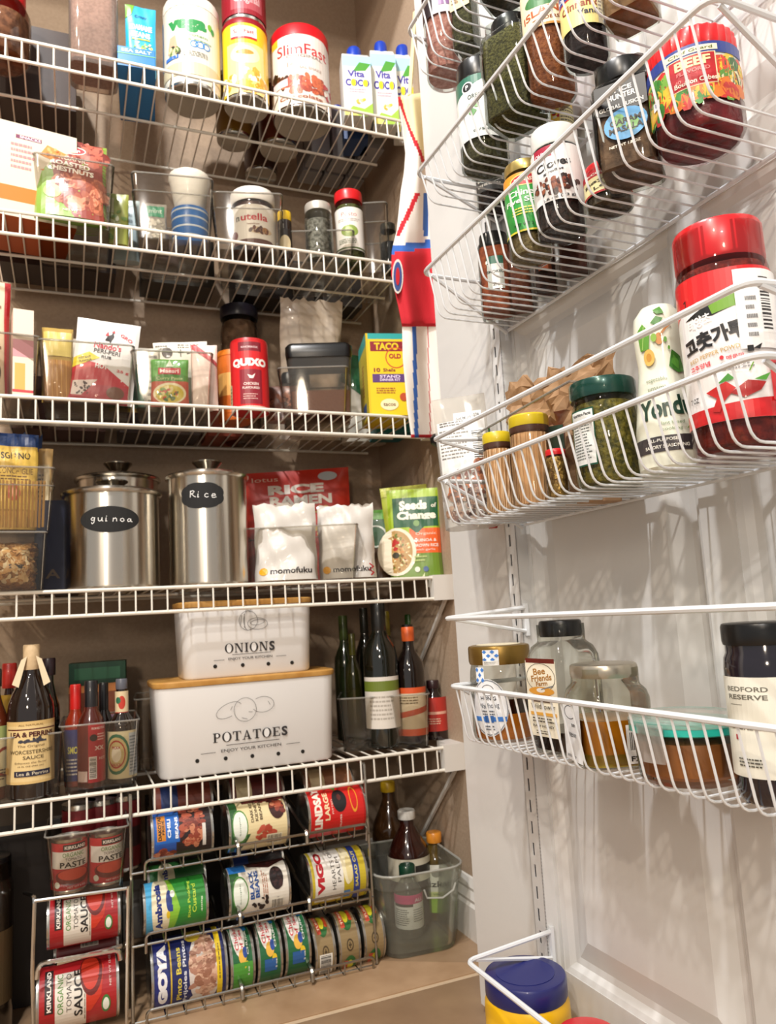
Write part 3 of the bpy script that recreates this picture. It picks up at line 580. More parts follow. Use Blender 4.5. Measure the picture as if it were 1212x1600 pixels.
jar('chili_flake_jar', 'big square-shouldered jar of red chili powder with a tall red lid', 'jar', spot(1062, 1212, 338, G4, n=.058), [(.94, 0), (1, .02), (1, .78), (.98, .80), (.95, .83), (.95, .86), (.95, .97)], 2.3, clear('#f8ecea', .04), .80, GR, .825, .97, REDP, off=2, labels=[
    lambda t, r, h: label(t, lambda u, v, q: (lambda a: (lambda k: ((r*k+q)*sin(a), -(r*k+q)*cos(a), .12*h+v))(1/(abs(sin(a))**2.3+abs(cos(a))**2.3)**(1/2.3)))((u-1.45*r)/r), 2.9*r, .64*h, [
        ('r', 0, 0, 1, 1, '#f0eeee'), ('r', 0, .82, 1, 1, '#d81a20'), ('p', [(.0, .74), (.30, .82), (1, .82), (1, .90), (0, .90)], '#d81a20'), ('p', [(.18, .72), (.34, .77), (.56, .82), (.56, .74), (.40, .70)], '#17181a'), ('p', [(.38, .77), (.62, .84), (.62, .75), (.40, .71)], '#6fa02c'), ('t', '7', .20, .84, .03, .04, INK, 20),
        ('r', 0, .0, 1, .10, '#d01a20'), ('p', [(.0, .04), (.3, .10), (1, .14), (1, .02), (0, 0)], '#d01a20'), ('t', '태양초', .30, .685, .18, .075, '#f2f2f2', 8, 1), ('t', '고춧가루', .38, .56, .46, .12, INK, 10, 2.2), ('t', 'RED PEPPER POWDER', .40, .455, .42, .028, '#c9a24a', 8, 0),
        ('t', '고추양념', .27, .385, .16, .035, '#d8303a', 4, 1), ('t', '매운맛', .52, .405, .12, .028, '#d8303a', 4, 1), ('e', .43, .41, .014, .014, '#d8303a'), ('l', .20, .31, .38, .36, 3, '#d8303a'), ('l', .42, .32, .64, .38, 3, '#8a8a8a'), ('s', [[(.60, .30), (.63, .35)]], .0009, '#6fa02c'),
        ('p', [(.30, .20), (.44, .25), (.50, .20), (.42, .13), (.38, .06), (.33, .07), (.37, .15)], '#c4201c'), ('p', [(.46, .17), (.58, .24), (.70, .22), (.66, .17), (.55, .13)], '#a81a18'), ('p', [(.38, .24), (.46, .30), (.50, .26)], '#3f8a2c'), ('p', [(.62, .24), (.74, .28), (.70, .23)], '#4f9a34'), ('t', '7 OZ', .20, .17, .08, .035, INK),
        ('r', .74, .10, 1, .40, '#d01a20'), ('t', '200g', .9, .2, .14, .04, '#7a1014'), ('l', .78, .30, .98, .38, 3, '#7a1014'), ('r', .56, .44, .98, .97, '#f8f8f8'), ('b', .72, .54, .82, .94, False, '#f8f8f8'), ('l', .62, .5, .70, .8, 5, '#8a8a8a'), ('r', .60, .42, .64, .46, INK), ('p', [(.64, .44), (.70, .47), (.68, .43)], INK)], 'printed_wrap', step=r*.12, coat=.4, rough=.35)])
# clear lift-out tray with a crumpled paper bag behind the guard rail
pb = onN(868, 660, .088)
t = pouch('paper_bag', 'crumpled brown paper bag folded over behind the pesto and toothpick jars', 'paper bag', pb.x, pb.y, G4, .17, .155, .036, R(-82), mat('#a5825f', .75, bump=.35, scale=90), crumple=.0085, ragged=.009, seed=5, roll=3, facet=.0042)
bq = onN(845, 560, .09)
t = thing('clear_tray', 'long clear plastic tray holding the paper bag in the fourth basket', 'tray', door(.145, .065, G4)); b = MB()
tt = Matrix.Rotation(-DANG, 3, 'Z')
for nm, pts in (('rim', [(-.145, -.008, .115), (.06, -.008, .120), (.06, .056, .120), (-.145, .056, .115)]),):
    b.tube([tt @ Vector((q[1], -q[0], q[2])) for q in pts], .0014, clear('#eef0ee', .06, 1.2, .25), 6, True); b.build('rim', t)
b = MB(); P = [tt @ Vector((q[1], -q[0], q[2])) for q in [(-.14, -.006, 0), (.058, -.006, 0), (.06, -.008, .120), (-.145, -.008, .115), (-.14, .05, 0), (.058, .05, 0), (.06, .056, .12), (-.145, .056, .115)]]
b.add(P, [(0, 1, 2, 3), (4, 7, 6, 5), (1, 5, 6, 2), (0, 3, 7, 4), (0, 4, 5, 1)], PLAS); b.build('tray_body', t, smooth=False)

# --- basket 5
HON = mat('#d07a20', .15, coat=.6); HDK = mat('#2a0e08', .2, coat=.6); BLUEW = '#3f7fd0'
def checks(a, b, c, d, n=4):
    o = [('r', a, b, c, d, '#eef2f6')]
    for i in range(n):
        for j in range(3):
            if (i+j) % 2: continue
            x0 = a+(c-a)*i/n; x1 = a+(c-a)*(i+1)/n; y0 = b+(d-b)*j/3; y1 = b+(d-b)*(j+1)/3; s_ = (x1-x0)*.35; o.append(('p', [(x0-s_*.3, (y0+y1)/2), ((x0+x1)/2, y0), (x1+s_*.3, (y0+y1)/2), ((x0+x1)/2, y1)], BLUEW))
    return o
jar('honey_jar', 'squat glass jar with a wide brass-coloured lid and oval paper label, half full of honey', 'jar', spot(735, 832, 1005, G5, n=.052), [(.88, 0), (.97, .03), (1, .09), (1, .62), (.98, .72), (.94, .78), (.92, .80), (.92, .97)], 2, clear('#f4f4ee', .05), .29, HON, .80, 1.0, mat('#8c6f35', .35, .7), lidtop=mat('#e0d6b8', .5), off=0, layer2=(.29, .44, HDK), labels=[
    L_(.80, .96, 15, checks(0, .25, 1, 1)+[('r', 0, 0, 1, .3, '#e6e4de'), ('l', .1, .05, .9, .25, 2, '#8a8a8a')], -16), L_(.62, .78, 9, checks(0, 0, 1, 1, 3), -40),
    L_(.07, .66, 36, [('e', .5, .5, .5, .5, '#e9ebee'), ('o', .5, .5, .49, .49, .05, '#8a8f96'), ('o', .5, .80, .17, .10, .10, '#3a3d42'), ('t', 'HONIG', .5, .66, .42, .07, '#2a2d33', 0, 1), ('t', 'Waldhonig', .5, .52, .55, .12, '#3a4250', 4, 0), ('l', .28, .36, .72, .46, 2, '#5a6068'), ('r', .06, .26, .94, .34, BLUEW), ('r', .38, .24, .62, .36, '#2f62a8'), ('l', .35, .1, .65, .2, 2, '#5a6068')], -26)])
jar('tall_honey_bottle', 'tall square glass honey bottle with a black cap and narrow cream label', 'bottle', spot(835, 930, 968, G5, n=.06), [(.88, 0), (.98, .02), (1, .05), (1, .66), (.97, .73), (.85, .80), (.70, .83), (.66, .845), (.66, .97)], 5, clear('#f2f3ee', .05), .17, HDK, .875, .72, BLK, off=40, rib=.01, labels=[
    lambda t, r, h: flat_label(t, -.78*r, .78*r, -r*.99, .13*h, .70*h, [('r', 0, 0, 1, 1, '#efe8d2'), ('r', .02, .97, .98, 1.03, '#6a1f14'), ('t', 'Bee', .46, .86, .40, .09, '#a8732c', 6, 1), ('t', 'Friends', .52, .775, .68, .085, '#a8732c', 6, 1), ('t', 'Farm', .52, .70, .38, .06, '#a8732c', 6, 1), ('o', .5, .78, .48, .19, .03, '#4a4238'), ('e', .5, .60, .42, .055, '#e3a23c'), ('e', .48, .61, .14, .03, '#f2f0ea'), ('s', [[(.5, .62), (.9, .68)]], .001, '#7c828a'),
        ('e', .56, .52, .36, .04, '#c9852c'), ('r', .18, .455, .82, .475, '#4a3428'), ('t', 'Wildflower', .52, .40, .8, .07, '#3a342c', 0, 0), ('r', .1, .28, .95, .32, '#d9a244'), ('l', .15, .18, .85, .26, 2, '#4a4238'), ('t', 'RAW HONEY', .5, .14, .7, .035, '#4a4238'), ('l', .25, .03, .8, .09, 2, '#4a4238')], side='l')])
jar('open_honey_jar', 'wide-shouldered glass jar with a pale metal lid, amber honey in the bottom', 'jar', spot(888, 1008, 1032, G5, n=.052), [(.88, 0), (.97, .02), (1, .06), (1, .66), (.94, .74), (.82, .79), (.80, .82), (.80, .96)], 4, clear('#f2f2ea', .05), .46, mat('#c47a18', .12, coat=.6), .865, .90, mat('#b8b0a0', .3, .8), off=22, layer2=(.02, .14, mat('#c9b23a', .15, coat=.6)), labels=[
    lambda t, r, h: flat_label(t, -.62*r, .62*r, -r, .04*h, .62*h, [('r', 0, 0, 1, 1, '#eceef0'), ('o', .4, .83, .32, .12, .12, '#3a3d42'), ('t', 'HONEY', .45, .45, .55, .07, '#3a3d42', 90), ('t', 'PURE', .62, .62, .3, .05, '#3a3d42', 90), ('l', .1, .05, .7, .1, 2, '#3a3d42')], side='l'),
    lambda t, r, h: flat_label(t, .05*r, .85*r, -r, .05*h, .42*h, [('r', 0, 0, 1, 1, '#e6e4e0'), ('b', .05, .28, .95, .85, True, '#e6e4e0'), ('r', .1, .86, .6, .97, INK), ('t', 'F2040', .5, .13, .8, .13, INK)])])
# glass food box with teal-edged lid
sx, sy_, sz, sr, sh = spot(985, 1165, 1103, G5, n=.058)
t = thing('food_container', 'round glass food container with a clear lid edged in teal, brown paste inside', 'food container', (sx, sy_, sz), facecam(sx, sy_))
rr_ = min(sr, .0645)
MB().lathe([(rr_*.82, 0), (rr_*.92, .004), (rr_*.98, sh*.78), (rr_*1.0, sh*.84)], clear('#eef4f0', .04, 1.2)).build('glass_bowl', t)
MB().lathe([(rr_*.80, .005), (rr_*.88, .008), (rr_*.93, sh*.55), (rr_*.90, sh*.62), (rr_*.4, sh*.66)], mat('#bd7038', .5, bump=.3, scale=40)).build('contents', t)
MB().lathe([(rr_*1.0, sh*.74), (rr_*1.04, sh*.76), (rr_*1.04, sh*.86), (rr_*1.0, sh*.88)], mat('#27b5a4', .3, coat=.4)).build('teal_seal', t)
MB().lathe([(rr_*1.045, sh*.86), (rr_*1.05, sh*.93), (rr_*.98, sh*.985), (rr_*.8, sh*.96), (rr_*.3, sh*.96)], clear('#f2ece8', .08, 1.0, .25)).build('lid', t)
cyl_label(t, rr_*1.06, sh*.36, sh*.92, 16, [('r', 0, 0, 1, 1, clear('#eceff0', .1, 1.3, .3))], -38, 'lid_clip')
jar('dark_preserve_jar', 'tall dark jar with cream label at the right edge of the photo', 'jar', spot(1135, 1262, 970, G5, n=.054), [(.86, 0), (.95, .03), (1, .08), (1, .74), (.97, .80), (.90, .83), (.90, .97)], 2, mat('#16101c', .12, coat=.7), lidz=.875, lidr=.97, lidm=BLK, off=-4, labels=[
    L_(.15, .70, 80, [('r', 0, 0, 1, 1, '#e8e6d8'), ('t', 'BEDFORD', .34, .88, .42, .05, '#6a675c', 0, 1), ('t', 'RESERVE', .34, .80, .40, .05, '#6a675c', 0, 1), ('r', .16, .72, .30, .725, '#6a675c'), ('t', 'BLACKBERRY', .34, .50, .5, .05, '#3a382f', 0, 1), ('r', .19, .37, .24, .42, '#a81f30'), ('l', .2, .1, .5, .2, 3, '#4a473c')], 0)])

# --- basket 6
jar('peanut_butter_tub', 'yellow tub with a large dark blue lid at the bottom of the photo', 'tub', spot(758, 893, 1492, G6, n=.062), [(.92, 0), (1, .03), (1, .70), (.99, .76), (.95, .80), (.93, .82), (.93, .95)], 2, mat('#eebb10', .35, coat=.2), lidz=.80, lidr=.965, lidm=mat('#1b2163', .38, coat=.2), body='tub_body', off=0, labels=[
    L_(.12, .50, 80, [('r', 0, 0, 1, 1, '#2a4fa0'), ('t', 'PLANTERS', .5, .6, .7, .2, '#f4e05a', 0, 2)], 0, 1.003)], lidtop=mat('#1c2368', .4))
jar('red_lidded_jar', 'jar whose red lid only just shows at the bottom edge of the photo', 'jar', spot(874, 975, 1588, G6, n=.066), ROUND_JAR, 2, GLASS, .8, M2('#c9a27a', '#a8825c'), .84, .96, RED)

# ================================================================== THINGS ON THE PANTRY SHELVES
CANM = mat('#c4c2bc', .25, 1)
def tub(name, lab, cat, sp, col, lidc, lidf, labels, off=0, group=None, lidr=1.02, bot=True, rib=0):
    x, y, z, r, h = sp; t = thing(name, lab, cat, (x, y, z), facecam(x, y, off), group)
    MB().lathe([(r*.93, 0), (r*.97, .002), (r*.985, .008), (r, .012), (r, h*lidf)], mat(col, .4), 36).build('tub_body', t)
    if lidc: MB().lathe([(r*lidr, h*lidf-.002), (r*lidr, h-.006), (r*lidr*.96, h-.001), (r*.85, h)], mat(lidc, .38), 48, rib=rib).build('lid', t)
    if bot: MB().lathe([(r*.95, -.0006), (r*.985, .0014), (r*.985, .006)], CANM, 36).build('bottom_rim', t)
    for l in labels: l(t, r, h)
    return t
# ---- shelf 1
jar('rimmed_jar', 'big clear jar with a red band round its neck at the left edge, highest shelf', 'jar', spot(-40, 50, -70, S1, Y=1.345), [(.7, 0), (.85, .01), (1, .06), (1, .5), (.8, .62), (.75, .66), (.75, .95)], 2, clear('#f0e6dc', .05), .45, M2('#8a6248', '#5c3c2a', 90), .62, .8, RED)
jar('cereal_canister', 'tall clear canister of pinkish grain with a white label, highest shelf', 'canister', spot(108, 184, -150, S1, Y=1.335), [(.96, 0), (1, .01), (1, .85), (.95, .88), (.95, .97)], 7, clear('#efe6e0', .08, 1, .12), .62, mat('#b08c7c', .8, bump=.4, scale=200, vary=.8, vcol='#94705f'), .9, 1.0, mat('#dcd6cc', .4), labels=[
    lambda t, r, h: flat_label(t, -.85*r, .75*r, -r, .60*h, .92*h, [('r', 0, 0, 1, 1, '#e2dccb'), ('r', .45, .05, .56, .8, '#a9a59b'), ('l', .1, .1, .4, .9, 7, '#b8b3a6'), ('l', .62, .1, .92, .9, 8, '#b8b3a6')])], off=0, lidname='lid')
t = carton('snack_box', 'blue open display box, holding the bean snack pouches', 'box', *(lambda q: (q[0], 1.36, S1, q[3]*2, .155, q[4], facecam(.12, 1.3, 0)))(spott(190, 249, 78, S1, Y=1.285)), '#2a78b8', [('t', 'SEA SALT', .5, .82, .8, .16, '#cfe6f2', 0, 1), ('r', 0, .62, 1, .66, '#6fb56a')], side=('l', [('r', 0, 0, 1, 1, '#255f94')]))
sp = spott(192, 248, 12, S1, Y=1.325)
pouch('snack_pouch', 'bright blue bean snack pouch standing up out of the blue box', 'pouch', sp[0], 1.325, S1+.012, .054, sp[4]-.012, .018, facecam(.12, 1.3, 2), '#2fa4c9', [('p', [(0, 1), (.3, 1), (.2, .86), (0, .8)], '#6fa83a'), ('t', 'Crispy', .5, .84, .4, .05, '#1d5a8a'), ('t', 'EDAMAME', .5, .68, .76, .08, '#f4f6f2', 0, 1.5), ('t', 'BEANS', .5, .575, .62, .08, '#f4f6f2', 0, 1.5), ('r', .2, .50, .8, .52, '#c9d64a'), ('k', .6, .42, .35, .06, 14, .003, ['#d9d070', '#8ab54a', '#e8e6c0'])])
tub('protein_tub', 'white protein powder tub with green lettering, highest shelf', 'tub', spot(256, 343, -8, S1, Y=1.345), '#e8e2d0', '#e8e4d6', .88, [
    L_(.10, .86, 84, [('r', 0, 0, 1, 1, '#dcd8cb'), ('r', 0, .0, 1, .18, '#c9bf9f'), ('t', 'vega', .44, .70, .50, .20, '#2f8a4a', 0, 3), ('e', .74, .76, .035, .05, '#7cb342'), ('e', .78, .72, .03, .05, '#2f8a4a'), ('t', 'protein', .56, .56, .28, .05, '#7fa070'), ('t', '& greens', .60, .50, .30, .04, '#7fa070'),
                      ('o', .60, .44, .06, .05, .25, '#3a82c4'), ('o', .68, .44, .05, .05, .25, '#3a82c4'), ('o', .53, .44, .05, .05, .25, '#3a82c4'), ('p', [(.18, .34), (.22, .56), (.30, .58), (.33, .40), (.28, .30)], '#d9a98a'), ('k', .27, .34, .08, .08, 16, .006, ['#3a3a2a', '#5c7a3a', '#e8d9a0']), ('r', .14, .24, .34, .29, '#3a6fc0'), ('l', .4, .26, .74, .34, 3, '#8a8a80'), ('r', 0, .18, .06, .9, '#2f7ab0')], 0, 1.004)], rib=.01)
yl = spot(348, 418, 28, S1, Y=1.335)
tub('shake_mix_can', 'yellow shake powder can with a banana-cream picture, highest shelf', 'can', yl, '#e3c02a', '#8a1420', .93, [
    L_(.03, .93, 88, [('r', 0, 0, 1, 1, '#e9c426'), ('r', .22, .0, .80, .7, '#f0d48a'), ('r', 0, 0, .08, 1, '#3a6a5a'), ('e', .5, .54, .22, .13, '#f2e2b0'), ('e', .5, .57, .13, .035, '#c98a3a'), ('k', .5, .18, .42, .14, 40, .009, ['#e8962a', '#f0d070', '#f4ead0', '#e0a83a']), ('r', .30, .78, .68, .94, '#f4ece4'), ('r', .30, .76, .68, .79, '#c4202c'), ('t', 'SlimFast', .49, .865, .30, .06, '#c4202c', 0, 1)], 0, 1.004)], lidr=1.03)
rd = spot(346, 414, -60, yl[2]+yl[4]+.001, Y=1.335)
tub('red_powder_can', 'dark red can stacked on the yellow shake can', 'can', rd, '#8c1a26', '#8a1420', .92, [L_(.05, .9, 88, [('r', 0, 0, 1, 1, '#8f1a28'), ('r', .3, .1, .8, .5, '#a84a52'), ('t', 'Original', .55, .3, .4, .2, '#d8a8a8')], 0, 1.004)])
tub('slim_shake_tub', 'wide red-lidded shake powder tub with a white front, highest shelf', 'tub', spot(424, 514, 37, S1, Y=1.345), '#b3141e', '#c8141e', .86, [
    L_(.02, .88, 88, [('r', 0, 0, 1, 1, '#b8141e'), ('p', [(.06, .12), (.06, .90), (.2, .97), (.8, .97), (.95, .90), (.95, .12)], '#dfd6cf'), ('r', .06, .0, .97, .14, '#ead9cc'), ('t', 'SlimFast', .54, .76, .62, .15, '#c8242c', 0, .3), ('t', 'ORIGINAL', .56, .66, .42, .04, '#8a7a72'), ('r', .12, .86, .24, .96, '#e8b82a'), ('t', '14', .40, .55, .08, .07, '#e08a80'), ('t', 'MEAL SHAKE', .6, .50, .3, .035, '#b8a8a0'),
                      ('k', .22, .36, .14, .12, 22, .008, ['#3a1c12', '#5c2c1a', '#241008']), ('k', .56, .27, .26, .13, 60, .007, ['#b5523a', '#9c4230', '#c96a4a']), ('k', .85, .26, .10, .08, 14, .006, ['#b8242c', '#e8e0d8']), ('r', .14, .26, .36, .36, '#d8ccd0'), ('t', 'Chocolate', .5, .10, .5, .05, '#9c5a44'), ('r', 0, 0, .05, 1, '#9a1018')], 0, 1.004)])
for i, (l, r, tp, yy, lb) in enumerate(((533, 577, 64, 1.31, 'blue-capped coconut water carton, leftmost of the three in front'), (578, 617, 57, 1.315, 'blue-capped coconut water carton, the middle one of three'), (612, 652, 62, 1.325, 'blue-capped coconut water carton next to the door basket, rightmost of three'))):
    sp = spot(l, r, tp, S1, Y=yy); w2 = sp[3]; hh = sp[4]; t = thing('drink_carton', lb, 'carton', (sp[0], yy, S1), facecam(sp[0], yy, 10), 'blue-capped coconut water cartons')
    b = MB(); loft(b, [(w2*2, w2*1.7, .003, 0), (w2*2, w2*1.7, .003, hh*.80), (w2*1.9, w2*.9, .002, hh*.88)], mat('#dfe6e2', .35, coat=.2)); b.build('carton_body', t)
    MB().lathe([(w2*.52, hh*.86), (w2*.52, hh*.97), (w2*.45, hh)], mat('#1a3fb0', .35), 24).build('cap', t)
    flat_label(t, -w2, w2, -w2*.85, 0, hh*.8, [('r', 0, 0, 1, 1, '#e6e9e2'), ('r', 0, .82, 1, 1, '#a9d4e6'), ('p', [(.35, .74), (.6, .90), (1, .88), (.8, .76)], '#4f9a3a'), ('t', 'Vita', .46, .70, .6, .11, '#4a3fa0', 0, 1.5), ('t', 'COCO', .5, .55, .84, .12, '#4a3fa0', 0, 2), ('e', .36, .55, .09, .06, '#e3d22a'), ('e', .78, .55, .09, .06, '#e3d22a'), ('l', .2, .38, .8, .46, 2, '#b89ab0'), ('p', [(0, .0), (.3, .16), (.7, .12), (1, .22), (1, 0)], '#9cc04a'), ('p', [(0, .06), (.2, .10), (.5, 0), (0, 0)], '#e8dc7a'), ('k', .6, .24, .2, .05, 6, .004, ['#e6c04a', '#f0e6a0'])], 'front_panel')
carton('blue_carton', 'dark blue carton standing behind the coconut water cartons', 'carton', .555, 1.385, S1, .05, .06, .12, -.3, '#1f3f6e')
i = 0
for yy in (1.40, 1.46, 1.52):
    for xx in (.50, .55, .60) if yy > 1.42 else (.60,):
        t = thing('drink_carton', 'coconut water carton at the %s of the highest shelf, seen from below' % ('right' if yy < 1.42 else ('middle left' if xx < .52 else 'middle centre' if xx < .57 else 'middle right') if yy < 1.5 else ('back left' if xx < .52 else 'back centre' if xx < .57 else 'back right corner')), 'carton', (xx-.005, yy, S1), 0, 'spare cartons behind, seen from below')
        b = MB(); loft(b, [(.044, .05, .003, 0), (.044, .05, .003, .115), (.042, .02, .002, .13)], mat('#8f8f92', .4)); b.build('carton_body', t); MB().lathe([(.012, .12), (.012, .14)], mat('#1a3fb0', .35), 16).build('cap', t)
for k_, (px, py, rr2, cc, lb) in enumerate(((436, 236, .041, '#5a2418', 'can behind the wide red tub, its pale base seen from below'), (366, 222, .036, '#7a5a20', 'can with a yellow side behind the yellow shake can'), (408, 276, .036, '#4a3024', 'can at the back wall, base showing under the wide red tub'))):
    P = onZ(px, py, S1); tub('tin_can', lb, 'can', (P.x, min(P.y, 1.585-rr2), S1, rr2, .14), cc, '#d8d0c0', .93, [], bot=True)
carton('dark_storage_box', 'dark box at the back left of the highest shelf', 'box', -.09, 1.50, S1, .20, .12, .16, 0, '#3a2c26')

# ---- shelf 2
carton('cracker_box', 'white cracker carton with an orange band at the left edge, second shelf', 'box', -.072, 1.36, S2, .145, .13, .165, facecam(-.06, 1.3, 6), '#b5521c', [('r', 0, 0, 1, 1, '#ddd0ba'), ('r', 0, .16, 1, .32, '#e0782a'), ('t', 'O', .6, .24, .05, .08, '#f4d8b0'), ('b', .66, .02, .90, .14, True, '#efe8d8'), ('r', .35, .84, .62, .88, '#7a3a5a'), ('t', 'SNACKS', .50, .86, .22, .03, '#f0e0e8'), ('l', .3, .5, .55, .8, 5, '#c98a8a'),
    ('p', [(.60, .72), (.86, .66), (.92, .78), (.68, .84)], '#d9904a'), ('p', [(.60, .56), (.90, .50), (.86, .62)], '#d98a4a'), ('k', .76, .58, .10, .05, 18, .004, ['#4f6a2c', '#7a8a3a']), ('k', .76, .76, .10, .05, 14, .003, ['#b5642a', '#e8b070'])])
cb = spot(56, 196, 250, S2, Y=1.30)
bin_('clear bin around the chestnut pouch on the second shelf', *(lambda q: (q[0], 1.29+0.18/2, S2, q[1], 0.18, q[2], facecam(q[0], 1.29+.05)))(bfit(52, 180, 248, S2, 1.29)), group='clear plastic pantry bins')
sp = spot(58, 162, 188, S2, Y=1.30)
pouch('chestnut_pouch', 'green and brown pouch of roasted chestnuts in a clear bin', 'pouch', sp[0], 1.305, S2+.004, .118, sp[4]-.004, .05, facecam(sp[0], 1.3, 0), '#74963a', [
    ('r', 0, 0, 1, 1, '#7fa03c'), ('p', [(.34, 1), (1, 1), (1, .0), (.55, .0), (.30, .3), (.24, .72)], '#8a3a2c'), ('k', .64, .86, .34, .12, 26, .014, ['#a34a3a', '#7c2f26', '#b5604c']), ('k', .62, .34, .36, .24, 46, .014, ['#b5684a', '#9c5238', '#c98464', '#8a4430']), ('e', .50, .88, .21, .065, '#e8d8cc'), ('e', .50, .88, .195, .052, '#b3202a'), ('t', 'Gefen', .50, .88, .26, .06, '#f6efe8', 0, 1),
    ('t', 'ORGANIC', .50, .75, .50, .06, '#e8dcc8', -4, 0), ('t', 'ROASTED', .50, .67, .54, .06, '#efe4d4', -4, 1.5), ('t', 'CHESTNUTS', .50, .595, .64, .065, '#f4ece0', -4, 1.5), ('e', .13, .88, .09, .06, '#dfe6cc'), ('e', .26, .30, .12, .085, '#a9c46a'), ('t', 'NET WT', .5, .08, .2, .025, '#e8d8c8')], tilt=-4)
pouch('snack_packet', 'green packet tucked behind the chestnut pouch', 'packet', pX(178, 300, 1.36), 1.36, S2+.004, .05, .10, .02, facecam(.15, 1.3), '#9aa04a', [('r', 0, .6, .5, .9, '#c9c49a'), ('k', .5, .4, .4, .3, 20, .005, ['#6f8a3a', '#d0cfa0'])])
pouch('pale_packet', 'light blue packet behind the chestnut bin on the second shelf', 'packet', pX(196, 290, 1.42), 1.42, S2+.004, .05, .125, .02, facecam(.18, 1.4), '#a9bcc0', [('l', .2, .2, .8, .8, 6, '#7a8a90')])
bin_('clear bin with the white-lidded blue tub on the second shelf', *(lambda q: (q[0], 1.29+0.19/2, S2, q[1], 0.19, q[2], facecam(q[0], 1.29+.05)))(bfit(218, 346, 275, S2, 1.29)), lip=True)
sp = spot(226, 260, 285, S2, Y=1.325)
pouch('seed_packet', 'clear packet with a green header beside the blue tub', 'packet', sp[0], 1.325, S2+.004, .038, .072, .02, facecam(.2, 1.3), clear('#eceae4', .1, 1.2, .55), [('r', .1, .62, .9, .92, '#4fae86'), ('t', 'mint', .5, .78, .6, .12, '#cfeadf'), ('k', .5, .3, .4, .25, 50, .003, ['#d8d4c6', '#b8b3a2', '#efeade'])])
sp = spot(262, 331, 262, S2, Y=1.345); x, y, z, r, h = sp; r *= .93
t = thing('blue_tub', 'blue tub with white stripes under an upturned white cup lid', 'tub', (x, y, z+.003), facecam(x, y)); h -= .003
MB().lathe([(r*.80, 0), (r*.88, .004), (r*.92, h*.50), (r*.90, h*.52)], mat('#2a72c4', .35, coat=.3)).build('tub_body', t)
for q in (.12, .24, .36, .46): MB().lathe([(r*.885+q*r*.08, h*q), (r*.895+q*r*.08, h*(q+.012)), (r*.885+q*r*.08, h*(q+.024))], mat('#d8e4f0', .35), 32, cap=False).build('stripe', t)
MB().lathe([(r*.62, h*.52), (r*.74, h*.58), (r*.96, h*.90), (r*1.02, h*.95), (r*1.0, h)], mat('#e3dccd', .35, coat=.2)).build('cup_lid', t)
jar('chocolate_spread_jar', 'chocolate hazelnut spread jar with a white lid in a clear bin', 'jar', spot(360, 431, 290, S2+.003, Y=1.345), [(.86, 0), (.94, .02), (1, .10), (1, .66), (.94, .76), (.92, .80), (.92, .95)], 2, clear('#f0e4dc', .04), .84, mat('#3a1c10', .4, coat=.3), .80, .98, mat('#e6e0d6', .35), rib=.008, labels=[
    L_(.10, .70, 78, [('r', 0, 0, 1, 1, '#efe9df'), ('t', 'n', .24, .66, .06, .12, '#1c1b1c', 0, 1), ('t', 'utella', .52, .68, .44, .18, '#c9202c', 0, 1), ('t', 'hazelnut', .5, .50, .2, .04, '#8a5a44'), ('e', .62, .34, .2, .09, '#d9c09c'), ('k', .6, .36, .16, .06, 14, .006, ['#6a3a20', '#4a2412', '#a87848']), ('e', .16, .25, .08, .12, '#7a3a2a'), ('p', [(.1, .0), (.2, .12), (.8, .12), (.95, 0)], '#5a2c1c')])])
jar('mustard_jar', 'small dark jar with a yellow lid beside the chocolate spread', 'jar', spot(434, 456, 328, S2+.003, Y=1.33), STRAIGHT, 2, mat('#2a1a12', .2, coat=.4), lidz=.78, lidr=1.0, lidm=mat('#e0b81e', .4), labels=[L_(.1, .6, 60, [('r', 0, 0, 1, 1, '#241a14'), ('e', .5, .4, .4, .34, '#e3d2a8')])])
bin_('clear bin holding the chocolate spread jar on the second shelf', *(lambda q: (q[0], 1.29+0.19/2, S2, q[1], 0.19, q[2], facecam(q[0], 1.29+.05)))(bfit(350, 462, 303, S2, 1.29)), lip=True)
jar('clear_spice_jar', 'clear glass jar of silver-grey seeds with a pale lid on the second shelf', 'jar', spot(476, 520, 312, S2+.003, Y=1.325), ROUND_JAR, 2, GLASS, .7, M2('#8a857a', '#4f4a40', 160), .86, .95, mat('#c9c4ba', .35, .4))
jar('red_lid_pesto_jar', 'jar of green sauce with a red lid and white label, second shelf', 'jar', spot(524, 568, 294, S2+.003, Y=1.33), [(.88, 0), (.96, .02), (1, .06), (1, .76), (.95, .82), (.90, .85), (.90, .96)], 2, GLASS, .8, M2('#5a5a24', '#3a3c14', 160), .86, 1.0, RED, labels=[
    L_(.18, .74, 80, [('r', 0, 0, 1, 1, '#e9e4dc'), ('t', 'Pesto', .5, .84, .4, .10, '#c06a70', 0, 0), ('l', .2, .66, .8, .74, 2, '#9a8a84'), ('e', .5, .44, .22, .14, '#8aa04a'), ('e', .48, .46, .10, .07, '#b5c47a'), ('l', .2, .14, .8, .26, 3, '#6a7a5a'), ('r', 0, .02, 1, .06, '#4a5a2c')])])
bin_('low clear bin holding the red-lidded green sauce jar', *(lambda q: (q[0], 1.3+0.18/2, S2, q[1], 0.18, q[2], facecam(q[0], 1.3+.05)))(bfit(468, 578, 362, S2, 1.3)))
bin_('clear bin at the right end of the second shelf by the apron', *(lambda q: (q[0], 1.31+0.17/2, S2, q[1], 0.17, q[2], facecam(q[0], 1.31+.05)))(bfit(584, 634, 318, S2, 1.31)), lip=True)
jar('vanilla_bottle', 'dark little bottle in the clear bin beside the apron', 'bottle', spot(593, 622, 345, S2+.003, Y=1.33), ROUND_JAR, 2, GLASS, .60, M2('#1c1a1e', '#0e0d10'), .86, .8, mat('#5a554e', .3, .6))
